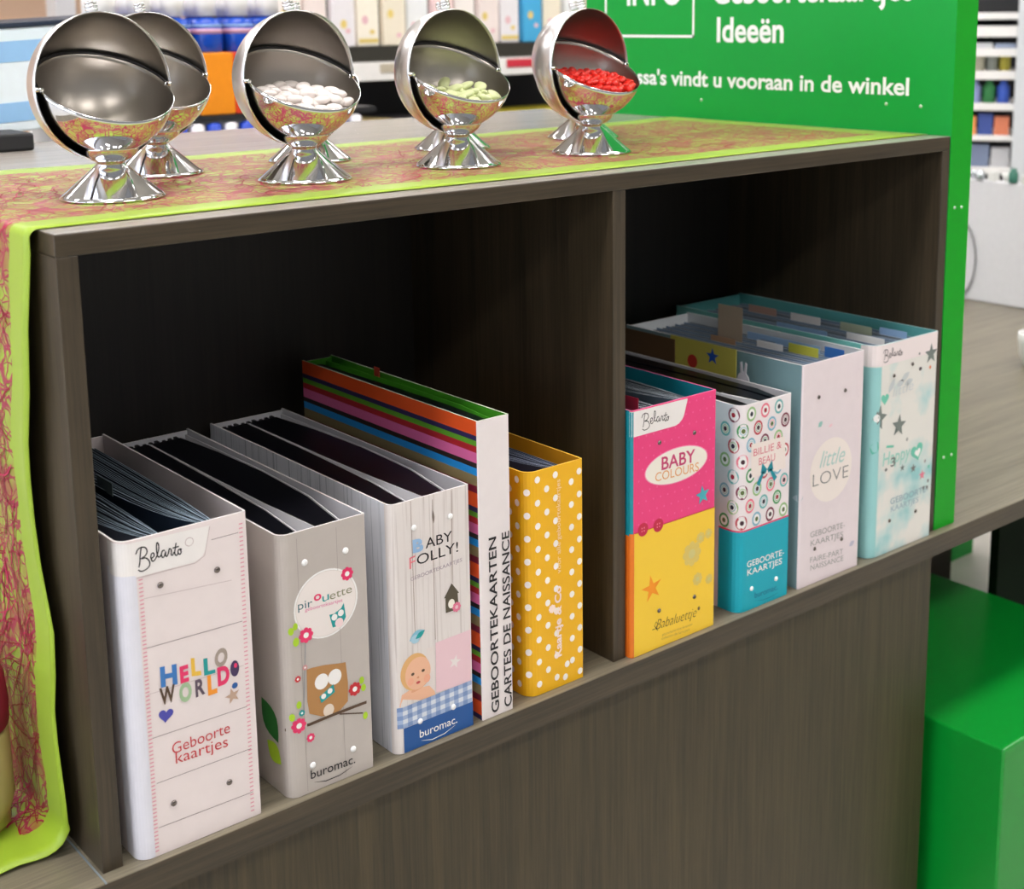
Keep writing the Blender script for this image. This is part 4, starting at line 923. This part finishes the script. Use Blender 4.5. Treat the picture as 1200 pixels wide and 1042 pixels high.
# ------------------------------------------------------------------ chrome bowls
M_chr = mat('polished_steel', (226, 226, 228), 0.05, 1.0, var=0.0)
M_bru = mat('brushed_steel', (176, 170, 162), 0.34, 1.0, var=0.03)
M_gap = mat('gap_shade_dark', (24, 24, 28), 0.4)
CZ = 0.1140; RB = 0.0694; RL = 0.0762
def half_shell(name, R, t, nrm, parent, m_out, m_in, m_rim, keep=0.0, nth=22, nph=56):
    nrm = Vector(nrm).normalized(); e1 = nrm.orthogonal().normalized(); e2 = nrm.cross(e1)
    bm = bmesh.new(); th0 = math.acos(keep)
    def ring(Rr, th): return [bm.verts.new(nrm*(-Rr*math.cos(th))+(e1*math.cos(2*PI*i/nph)+e2*math.sin(2*PI*i/nph))*Rr*math.sin(th)+Vector((0, 0, CZ))) for i in range(nph)]
    surf = []
    for Rr, mi in ((R, 0), (R-t, 1)):
        pole = bm.verts.new(nrm*(-Rr)+Vector((0, 0, CZ))); rings = [ring(Rr, th0*k/nth) for k in range(1, nth+1)]
        for i in range(nph):
            f = bm.faces.new((pole, rings[0][i], rings[0][(i+1) % nph])); f.material_index = mi
            for a, b in zip(rings[:-1], rings[1:]):
                f = bm.faces.new((a[i], b[i], b[(i+1) % nph], a[(i+1) % nph])); f.material_index = mi
        surf.append(rings[-1])
    for i in range(nph):
        j = (i+1) % nph; f = bm.faces.new((surf[0][i], surf[0][j], surf[1][j], surf[1][i])); f.material_index = 2
    return from_bm(name, bm, [m_out, m_in, m_rim], parent, True)
def bowl(label, x, y, turn=0.0):
    t = thing('roll_top_bowl', label, 'bowl', (x, y, ZT+0.003), 0, 'chrome roll-top bowls')
    lathe('foot', [(0.0, 0), (0.0535, 0), (0.0538, 0.0012), (0.0500, 0.0042), (0.0465, 0.0068), (0.0195, 0.0300), (0.0150, 0.0345), (0.0142, 0.0375), (0.0, 0.0375)], M_chr, t, 64)
    lathe('cup_holder', [(0.0, 0.0372), (0.0150, 0.0372), (0.0205, 0.0400), (0.0265, 0.0448), (0.0292, 0.0500), (0.0300, 0.0520), (0.0286, 0.0522), (0.0250, 0.0500), (0.0, 0.0460)], M_chr, t, 64)
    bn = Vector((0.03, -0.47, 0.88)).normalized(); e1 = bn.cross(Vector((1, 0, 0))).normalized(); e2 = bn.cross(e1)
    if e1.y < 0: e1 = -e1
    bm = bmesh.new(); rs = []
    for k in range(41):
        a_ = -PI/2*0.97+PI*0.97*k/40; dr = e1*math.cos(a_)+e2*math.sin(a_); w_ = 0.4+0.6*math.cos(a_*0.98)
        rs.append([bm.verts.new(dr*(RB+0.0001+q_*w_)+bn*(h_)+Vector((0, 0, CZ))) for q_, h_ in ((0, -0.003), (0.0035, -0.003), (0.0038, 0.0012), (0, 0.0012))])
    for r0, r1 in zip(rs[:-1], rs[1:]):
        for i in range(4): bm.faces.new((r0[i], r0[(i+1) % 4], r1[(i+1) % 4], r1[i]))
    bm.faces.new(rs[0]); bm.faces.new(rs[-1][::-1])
    from_bm('gap_shade_strip', bm, M_gap, t)  # dark strip standing in for the shade between bowl rim and lid
    half_shell('bowl', RB, 0.0008, (0.03, -0.47, 0.88), t, M_chr, M_bru, M_chr)
    ln = Vector((math.sin(math.radians(6)+turn), -math.cos(math.radians(6)+turn), 0.03))
    half_shell('lid', RL, 0.0009, ln, t, mat('satin_steel', (242, 242, 244), 0.30, 1.0, var=0.0), M_bru, M_chr)
    # knob near the lid's upper rim
    up_ = Vector((0, 0, 1)); d = (up_*0.975-ln.normalized()*0.22).normalized()
    kb = lathe('knob', [(0.0, 0.0), (0.0030, 0.0), (0.0030, 0.0026), (0.0062, 0.0032), (0.0066, 0.0044), (0.0046, 0.0052), (0.0046, 0.0060), (0.0068, 0.0068), (0.0066, 0.0082), (0.0044, 0.0090), (0.0046, 0.0098), (0.0064, 0.0104), (0.0058, 0.0122), (0.0, 0.0130)], M_chr, t, 24)
    kb.rotation_mode = 'QUATERNION'; kb.rotation_quaternion = Vector((0, 0, 1)).rotation_difference(d); kb.location = Vector((0, 0, CZ))+d*(RL-0.0006)
    side = Vector((0, 0, 1)).cross(ln).normalized()
    for s_ in (-1, 1):
        pv = lathe('pivot_pin', [(0.0, 0), (0.0026, 0), (0.0026, 0.0070), (0.0018, 0.0078), (0, 0.0080)], M_chr, t, 14)
        pv.rotation_mode = 'QUATERNION'; pv.rotation_quaternion = Vector((0, 0, 1)).rotation_difference(side*s_); pv.location = Vector((0, 0, CZ))+side*s_*(RB-0.001)
    return t
BW = [(0.138, 0.195, 'chrome roll-top bowl standing empty, nearest in the front row'), (0.366, 0.192, 'chrome roll-top bowl filled with white sugared almonds'),
      (0.583, 0.190, 'chrome roll-top bowl filled with pale green sweets'), (0.806, 0.190, 'chrome roll-top bowl filled with small red sweets'),
      (0.270, 0.372, 'chrome roll-top bowl behind the empty front bowl'), (0.482, 0.376, 'chrome roll-top bowl behind the one with white almonds'),
      (0.710, 0.374, 'chrome roll-top bowl behind the one with pale green sweets'), (0.950, 0.368, 'chrome roll-top bowl behind the one with red sweets')]
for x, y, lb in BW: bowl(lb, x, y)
def sweets(cx, cy, tilt, group, label, name, rx, ry, rz, n, m, top, seed, heap_label, sq=1.0):
    random.seed(seed); cz = ZT+0.003+CZ; zs = cz+top
    R = math.sqrt((RB-0.003)**2-top**2)
    RX = Matrix.Rotation(math.radians(tilt), 3, 'X'); CC = Vector((cx, cy, cz))
    # heap filling the bowl below the counted sweets
    bm = bmesh.new(); prof = []
    for k in range(9):
        th = PI/2*k/8*0.98; z = -(RB-0.0022)*math.cos(th); r = (RB-0.0022)*math.sin(th)
        if z < top-rz*1.6: prof.append((r, z))
    zt = top-rz*1.5; prof.append((math.sqrt((RB-0.0022)**2-zt**2), zt)); prof.append((0, zt+0.001))
    bm_lathe(bm, prof, 28)
    for v in bm.verts: v.co = CC+RX @ v.co
    h_ = from_bm(name+'_heap', bm, m, None, True); tag(h_, heap_label, 'sweets', None, 'stuff')
    bm = bmesh.new(); bmesh.ops.create_uvsphere(bm, u_segments=12, v_segments=8, radius=1.0)
    bmesh.ops.scale(bm, vec=(rx, ry, rz), verts=bm.verts)
    for v in bm.verts: v.co.y *= (1-0.22*v.co.x/rx*sq)
    me = bpy.data.meshes.new(name); bm.to_mesh(me); bm.free(); me.materials.append(m)
    for p in me.polygons: p.use_smooth = True
    pts = []; tries = 0
    while len(pts) < n and tries < 6000:
        tries += 1
        a = random.uniform(0, 2*PI); r = (R-rx*0.9)*math.sqrt(random.random()); x, y = r*math.cos(a), r*math.sin(a)
        lay = random.choice((0, 0, 1)) if tries > 400 else 0
        if lay and r > R*0.7: continue
        if any(q[2] == lay and math.hypot(q[0]-x, q[1]-y) < (rx+ry)*0.80 for q in pts): continue
        pts.append((x, y, lay))
    for x, y, lay in pts:
        o = bpy.data.objects.new(name, me); COL.objects.link(o)
        o.location = CC+RX @ Vector((x, y, top-rz*0.4+lay*rz*1.3+random.uniform(-0.2, 0.2)*rz)); o.rotation_euler = (math.radians(tilt)+random.gauss(0, 0.25), random.gauss(0, 0.25), random.uniform(0, 2*PI))
        tag(o, label, 'sweet', group)
sweets(0.366, 0.192, 10, 'white sugared almonds in a bowl', 'white sugared almond in the chrome bowl second from the left', 'sugared_almond', 0.0105, 0.0070, 0.0050, 60, mat('almond_white', (240, 232, 228), 0.3), -0.021, 5, 'white sugared almonds filling the bottom of a chrome bowl')
sweets(0.583, 0.190, 7, 'pale green sweets in a bowl', 'pale green sweet in the chrome bowl third from the left', 'almond_sweet', 0.0115, 0.0080, 0.0045, 30, mat('almond_green', (214, 222, 170), 0.35), -0.025, 6, 'pale green sweets filling the bottom of a chrome bowl')
sweets(0.806, 0.190, 10, 'small red sweets in a bowl', 'small shiny red sweet in the rightmost front chrome bowl', 'red_sweet', 0.0060, 0.0052, 0.0042, 190, mat('sweet_red', (214, 32, 20), 0.3), -0.018, 7, 'small red sweets filling the bottom of a chrome bowl', 0.0)

# ------------------------------------------------------------------ pot at the far left, green bench, cup on the worktop
pot = thing('decorative_pot', 'beige glazed pot with a crimson upper band standing on the runner end', 'pot', (-0.079, 0.150, 0.0060))
lathe('pot_body', [(0, 0), (0.026, 0), (0.036, 0.008), (0.045, 0.022), (0.0495, 0.038), (0.049, 0.045), (0.0485, 0.108), (0.047, 0.111), (0.044, 0.106), (0.044, 0.01), (0, 0.008)], mat('pot_glaze', (176, 160, 110), 0.2), pot, 48)
lathe('pot_band', [(0.0480, 0.112), (0.0495, 0.115), (0.0505, 0.135), (0.048, 0.165), (0.042, 0.178), (0, 0.182), (0, 0.112)], mat('pot_crimson', (130, 16, 50), 0.6), pot, 48)
bench = thing('bench_seat', 'low green box seat standing on the floor beside the counter end', 'seat', (1.444, -0.093, FLOOR))
M_cube = mat('green_lacquer', (0, 150, 48), 0.35, var=0.02)
box('seat_box', 0, 0.53, 0, 0.80, 0.0, 0.37, M_cube, bench, 0.004)
cup = thing('white_cup', 'white rounded cup on the worktop at the right edge of the picture', 'cup', (2.415, 0.440, 0))
lathe('cup_body', [(0, 0), (0.030, 0), (0.034, 0.003), (0.046, 0.030), (0.050, 0.060), (0.050, 0.078), (0.0475, 0.078), (0.0465, 0.058), (0.030, 0.008), (0, 0.006)], M_white, cup, 40)
bm = bmesh.new()
pts = [(0.047+0.028*math.sin(PI*k/10), 0.022+0.044*k/10) for k in range(11)]
rs = []
for k, (x, z) in enumerate(pts): rs.append([bm.verts.new((x+0.004*math.cos(2*PI*i/8), 0.004*math.sin(2*PI*i/8), z)) for i in range(8)])
for a, b in zip(rs[:-1], rs[1:]):
    for i in range(8): bm.faces.new((a[i], a[(i+1) % 8], b[(i+1) % 8], b[i]))
from_bm('cup_handle', bm, M_white, cup, True)

ORD = ('leftmost', 'second', 'third', 'fourth', 'fifth', 'sixth', 'seventh', 'eighth', 'ninth', 'tenth', 'eleventh', 'twelfth', 'thirteenth', 'fourteenth', 'fifteenth', 'sixteenth', 'seventeenth', 'eighteenth', 'nineteenth', 'twentieth', 'twenty-first', 'twenty-second', 'twenty-third', 'twenty-fourth', 'twenty-fifth', 'twenty-sixth')
def nth(k, side='left'): return (side+'most') if k == 0 else ORD[k]+' from the '+side
# ------------------------------------------------------------------ background, right: counter screen, trinkets, shelving
scr = box('counter_screen', 2.951, 2.99, 0.30, 1.11, 0.0005, 0.342, mat('screen_white', (226, 225, 230), 0.45), bev=0.004)
tag(scr, 'plain white screen panel standing behind the worktop', 'screen')
M_cab = mat('cable_grey', (120, 120, 124), 0.5)
bm = bmesh.new(); rs = []
for k in range(13):
    a = -PI/2+PI*k/12
    y, z = 1.02-0.065*math.cos(a), 0.115+0.115*math.sin(a)
    rs.append([bm.verts.new((2.946+0.004*math.cos(2*PI*i/6), y, z+0.004*math.sin(2*PI*i/6))) for i in range(6)])
for a, b in zip(rs[:-1], rs[1:]):
    for i in range(6): bm.faces.new((a[i], a[(i+1) % 6], b[(i+1) % 6], b[i]))
tag(from_bm('cable', bm, M_cab, None, True), 'thin grey cable curving against the white screen panel', 'cable')
gp = box('kick_panel', 2.3, 2.949, 0.92, 0.94, FLOOR, -0.08, M_green); tag(gp, 'green panel at floor level seen beneath the worktop', 'panel')
random.seed(3)
M_sil = mat('trinket_silver', (190, 196, 200), 0.2, 0.8); M_tg = mat('trinket_green', (60, 120, 104), 0.3); M_tw = mat('trinket_white', (226, 226, 224), 0.4)
tr = {}
for k in range(16):
    kind = k % 3; nm = ('trinket_jar', 'trinket_bowl', 'trinket_box')[kind]
    yy = 0.55+k*0.034; xx = 2.966+0.012*((k*5) % 3-1)
    h_ = 0.028+0.012*((k*7) % 4)/3
    if kind == 0: o = lathe(nm, [(0, 0), (0.011, 0), (0.013, 0.006), (0.013, h_*0.7), (0.008, h_*0.8), (0.009, h_), (0, h_)], (M_sil, M_tg)[k % 2], None, 16)
    elif kind == 1: o = lathe(nm, [(0, 0), (0.008, 0), (0.015, h_*0.6), (0.014, h_*0.6), (0, 0.004)], (M_tw, M_sil)[k % 2], None, 16)
    else: o = box(nm, -0.012, 0.012, -0.012, 0.012, 0, h_*0.8, (M_tg, M_sil, M_tw)[k % 3], bev=0.002)
    o.location = (xx, yy, 0.342)
    tag(o, 'small %s trinket on the white screen panel, %s' % (o.data.materials[0].name.split('_')[1], nth(k, 'right')), 'trinket', 'trinkets on the screen panel')
M_shw = mat('shelf_white', (236, 234, 232), 0.5); M_shb = mat('shelf_black', (22, 22, 26), 0.6)
sh = thing('wall_shelving', 'tall shelving of white boards with black backs right of the green sign', 'shelving', (4.3, 1.77, 0), math.radians(-58))
_R = Matrix.Rotation(math.radians(-58), 3, 'Z')
def sb(name, x0, x1, y0, y1, z0, z1, m, bev=0.0): return box(name, x0, x1, y0, y1, z0, z1, m, sh, bev)
sb('back_panel', -0.75, 0.30, 0.36, 0.38, FLOOR, 1.6, M_shb)
sb('upright', 0.075, 0.30, -0.03, 0.0, FLOOR, 1.6, mat('upright_pale', (206, 210, 214), 0.5)); sb('upright', -0.78, -0.75, 0, 0.38, FLOOR, 1.6, M_shw)
SHZ = [(0.795, 0.770), (0.745, 0.705), (0.662, 0.632), (0.577, 0.545), (0.455, 0.428), (0.333, 0.312), (0.21, 0.185)]
for zt_, zb_ in SHZ: sb('shelf_board', -0.75, 0.075, 0.0, 0.36, zb_, zt_, M_shw, 0.002)
def on_shelf(o, x, y, z):
    p = _R @ Vector((x, y, z)); o.location = (4.3+p.x, 1.77+p.y, z); o.rotation_euler = (0, 0, math.radians(-58))
row = [('storage_tin', 2, 0.060, 0.046, [(196, 186, 80), (150, 156, 150), (200, 196, 176), (214, 206, 190)], 'jar', 'small round tins on the shelving', 'small round tin on a shelf right of the green sign'),
       ('spray_bottle', 3, 0.085, 0.052, [(60, 96, 200), (50, 130, 70), (150, 160, 210), (170, 70, 70), (90, 100, 190)], 'bottle', 'coloured bottles on the shelving', 'coloured bottle on a shelf right of the green sign'),
       ('boxed_item', 4, 0.080, 0.060, [(220, 130, 96), (60, 80, 150), (230, 150, 90), (232, 190, 160)], 'box', 'orange and blue boxes on the shelving', 'orange or blue box on a shelf right of the green sign'),
       ('grey_pack', 5, 0.085, 0.075, [(196, 196, 200), (120, 132, 160), (206, 176, 160), (200, 190, 110)], 'pack', 'grey packs on the shelving', 'grey or pastel pack on a shelf right of the green sign'),
       ('flat_pack', 1, 0.020, 0.085, [(150, 164, 190), (206, 208, 212)], 'pack', 'flat packs on the shelving', 'flat grey-blue pack on a shelf right of the green sign')]
for nm, si, hh, ww, cols_, cat, grp, lb in row:
    z0 = SHZ[si+1][0] if nm != 'flat_pack' else SHZ[2][0]
    for k in range(int(0.62/ww)):
        x = 0.035-k*ww; c_ = cols_[k % len(cols_)]; m = mat('%s_%d' % (nm, k % len(cols_)), c_, 0.5)
        if nm in ('storage_tin', 'spray_bottle'):
            r_ = ww*0.44; o = lathe(nm, [(0, 0), (r_, 0), (r_, hh*0.72), (r_*0.55, hh*0.84), (r_*0.55, hh), (0, hh)] if nm == 'spray_bottle' else [(0, 0), (r_, 0), (r_, hh*0.8), (r_*1.04, hh*0.8), (r_*1.04, hh), (0, hh)], m, None, 16)
        else: o = box(nm, -ww*0.45, ww*0.45, -0.03, 0.03, 0, hh*(0.86+0.14*(k % 2)), m, bev=0.002)
        on_shelf(o, x, 0.05, z0+0.0005); tag(o, lb+', '+nth(k, 'right'), cat, grp)

# ------------------------------------------------------------------ background, centre: packet shelf
ps_ = thing('packet_shelf', 'shelf stand with a white price rail behind the chrome bowls', 'shelving', (0, 2.6, 0))
box('back_panel', 1.65, 4.3, 0.40, 0.42, FLOOR, 1.3, mat('stand_back', (40, 38, 40), 0.6), ps_)
box('shelf_board', 1.65, 4.3, 0.0, 0.40, 0.655, 0.668, mat('board_dark', (60, 58, 50), 0.5), ps_)
box('price_rail', 1.65, 4.3, -0.012, 0.0, 0.603, 0.662, M_shw, ps_, 0.002)
box('shelf_board', 1.65, 4.3, -0.06, 0.40, 0.40, 0.414, M_shw, ps_)
box('packet_tray', 1.66, 4.29, 0.004, 0.16, 0.668, 0.712, mat('tray_olive_black', (44, 42, 34), 0.5), ps_)
box('base_plinth', 1.65, 4.3, 0.0, 0.40, FLOOR, -0.55, M_shw, ps_)
random.seed(8)
pc = [(244, 236, 232), (240, 226, 222), (236, 232, 236), (248, 240, 224), (240, 230, 210), (238, 240, 242), (244, 214, 214)]
M_py = mat('packet_yellow', (230, 206, 120), 0.5); M_pp = mat('packet_rose', (232, 190, 196), 0.5)
for k in range(26):
    x = 1.71+k*0.097
    blue = k == 10
    m = mat('packet_sky', (70, 170, 220), 0.5) if blue else mat('packet_%d' % (k % 7), pc[k % 7], 0.5)
    t = thing('card_packet', 'sky blue card packet standing among the pastel ones' if blue else 'pastel card packet on the shelf behind the bowls, '+nth(k), 'packet', (x, 2.612+0.01*(k % 2), 0.7125), 0, None if blue else 'pastel card packets')
    box('packet_body', 0, 0.082, 0, 0.03, 0, 0.20, m, t, 0.003)
    pq = Print(lambda a, b, l: (a, -0.0006-l*0.0003, b))
    pq.disc('packet_print', (0.02+0.02*random.random(), 0.06+0.05*random.random()), 0.012, 0.014, (M_py, M_pp)[k % 2], 1, 12); pq.disc('packet_print', (0.055, 0.03+0.03*random.random()), 0.010, 0.008, (M_pp, M_py)[k % 2], 1, 12)
    if k % 3 == 0: pq.poly('packet_print', [(0.004, 0.01), (0.078, 0.01), (0.078, 0.024), (0.004, 0.024)], M_py, 1)
    pq.build(t)
for x, c_, wd_ in ((2.58, (200, 40, 60), 0.12), (2.46, (214, 206, 190), 0.08), (2.06, (190, 180, 160), 0.06)):
    o = box('price_label', x, x+wd_, 2.584, 2.5875, 0.628, 0.656, mat('label_%d' % c_[0], c_, 0.5), bev=0.001); o.parent = ps_; o.location = (0, -2.6, 0)
for k, (x, c_) in enumerate(((1.74, (206, 206, 204)), (1.94, (196, 176, 120)), (2.14, (60, 56, 60)), (2.34, (60, 56, 60)), (2.54, (206, 190, 40)), (2.74, (214, 200, 60)), (2.94, (200, 204, 206)))):
    o = box('storage_pack', x, x+0.185, 2.62, 2.80, 0.4145, 0.476, mat('spack_%d' % k, c_, 0.5), bev=0.004)
    tag(o, 'flat pack on the lower shelf behind the chrome bowls, '+nth(k), 'pack', 'flat packs on the lower shelf')

# ------------------------------------------------------------------ background, left: bottles, cartons, blue case
bs = thing('bottle_stand', 'low white stand carrying cartons and blue bottles behind the bowls', 'shelving', (0, 1.95, 0))
box('shelf_board', 0.85, 1.62, 0.0, 0.45, 0.556, 0.570, M_shb, bs); box('shelf_board', 0.80, 1.62, -0.05, 0.45, 0.46, 0.475, M_shw, bs)
box('back_board', 0.85, 1.605, 0.43, 0.449, 0.4755, 0.5555, M_shw, bs); box('side_panel', 0.835, 0.85, 0, 0.45, FLOOR, 0.4595, M_shw, bs); box('side_panel', 1.605, 1.62, 0, 0.45, FLOOR, 0.4595, M_shw, bs)
for k, (x, c_) in enumerate(((0.865, (244, 150, 40)), (0.99, (240, 120, 60)), (1.120, (246, 148, 14)), (1.215, (226, 60, 24)), (1.300, (236, 140, 130)))):
    wd_ = (0.12, 0.12, 0.094, 0.083, 0.10)[k]
    o = box('carton', x, x+wd_, 1.965, 2.20, 0.5705, 0.722, mat('carton_%d' % k, c_, 0.4), bev=0.003)
    tag(o, ('orange carton half hidden behind a back-row bowl', 'orange-red carton behind the back-row bowl', 'bright orange carton under the blue bottles', 'red carton between the orange and salmon cartons', 'salmon pink carton behind the bowl of almonds')[k], 'carton')
M_bb = mat('bottle_blue', (20, 76, 190), 0.25); M_bc = mat('bottle_cap_white', (236, 234, 232), 0.4); M_bl = mat('bottle_label', (150, 186, 226), 0.4); M_blr = mat('bottle_label_rose', (206, 160, 186), 0.4)
def bottle(x, y, z, first, lab, grp, s=1.0):
    if first is None:
        t = thing('blue_bottle', lab, 'bottle', (x, y, z), 0, grp)
        lathe('bottle_body', [(0, 0), (0.037, 0), (0.040, 0.004), (0.040, 0.070), (0.034, 0.080), (0.018, 0.086), (0.018, 0.090), (0, 0.090)], M_bb, t, 24)
        lathe('cap', [(0.019, 0.088), (0.0285, 0.088), (0.0285, 0.135), (0.026, 0.139), (0, 0.139)], M_bc, t, 20)
        lathe('label_band', [(0.0403, 0.046), (0.0406, 0.046), (0.0406, 0.058), (0.0403, 0.058)], M_blr, t, 24)
        lathe('label_band', [(0.0403, 0.063), (0.0406, 0.063), (0.0406, 0.068), (0.0403, 0.068)], M_bl, t, 24)
        return t
    r = first.copy(); COL.objects.link(r); r.location = (x, y, z); r['label'] = lab; r['group'] = grp
    for ch in first.children:
        c_ = ch.copy(); COL.objects.link(c_); c_.parent = r
    return r
b0 = None
for k in range(6):
    b_ = bottle(0.912+k*0.0865, 2.02, 0.7225, b0, 'blue bottle with white cap standing on the cartons, front row, '+nth(k), 'blue bottles on the cartons'); b0 = b0 or b_
for k in range(6):
    bottle(0.925+k*0.0865, 2.11, 0.7225, b0, 'blue bottle with white cap standing on the cartons, rear row, '+nth(k), 'blue bottles in the rear row on the cartons')
for k in range(16):
    c_ = ((30, 70, 190), (236, 234, 238))[k % 2]
    o = lathe('small_tube', [(0, 0), (0.019, 0), (0.019, 0.070), (0.012, 0.076), (0, 0.076)], mat('tube_%d' % (k % 2), c_, 0.4), None, 14)
    o.location = (0.875+k*0.0455, 1.93+0.03, 0.4755); tag(o, ('blue' if k % 2 == 0 else 'white')+' tube on the stand below the cartons, '+nth(k), 'tube', ('blue' if k % 2 == 0 else 'white')+' tubes below the cartons')
bc = thing('blue_case', 'light blue and white case with a dark rim at the left edge', 'case', (0.30, 1.02, 0.0), 0)
BCZ = ZT
bm = bmesh.new(); o = box('case_body', 0, 0.34, 0, 0.30, 0.010, 0.170, mat('case_pale', (232, 242, 250), 0.3), bc, 0.003); o.location.z = BCZ
for nm, z0, z1, m in (('blue_band', 0.118, 0.150, mat('case_blue', (150, 196, 240), 0.35)), ('blue_band', 0.026, 0.056, mat('case_blue', (150, 196, 240), 0.35)), ('white_band', 0.150, 0.166, mat('case_white', (226, 240, 250), 0.35))):
    o = box(nm, 0.001, 0.339, -0.001, 0.0005, z0, z1, m, bc); o.location.z = BCZ
o = box('lid_rim', -0.002, 0.342, -0.004, 0.302, 0.170, 0.178, mat('rim_navy', (20, 36, 60), 0.4), bc, 0.002); o.location.z = BCZ
bc.rotation_euler = (0, math.radians(-3.0), math.radians(0)); bc.location = (0.28, 1.0, 0.0)
o = box('case_foot', 0.20, 0.285, 0.81, 0.90, ZT+0.0005, ZT+0.026, M_shb, bev=0.004); tag(o, 'black plastic block lying on the top panel at the left edge', 'block')
cb = box('storage_carton', 0.9, 2.4, 4.6, 5.0, FLOOR, 0.815, mat('kraft_peach', (226, 190, 160), 0.6)); tag(cb, 'peach coloured cupboard far behind at upper left', 'cupboard')
ct = box('yellow_crate', 0.9, 1.5, 4.3, 4.58, FLOOR, 0.80, mat('crate_yellow', (240, 210, 110), 0.6)); tag(ct, 'pale yellow cupboard standing before the peach coloured one', 'cupboard')
cp = box('grey_column', 1.66, 1.74, 4.25, 4.35, FLOOR, 2.42, mat('column_grey', (206, 206, 210), 0.5)); tag(cp, 'light grey column far behind at upper left', 'column')
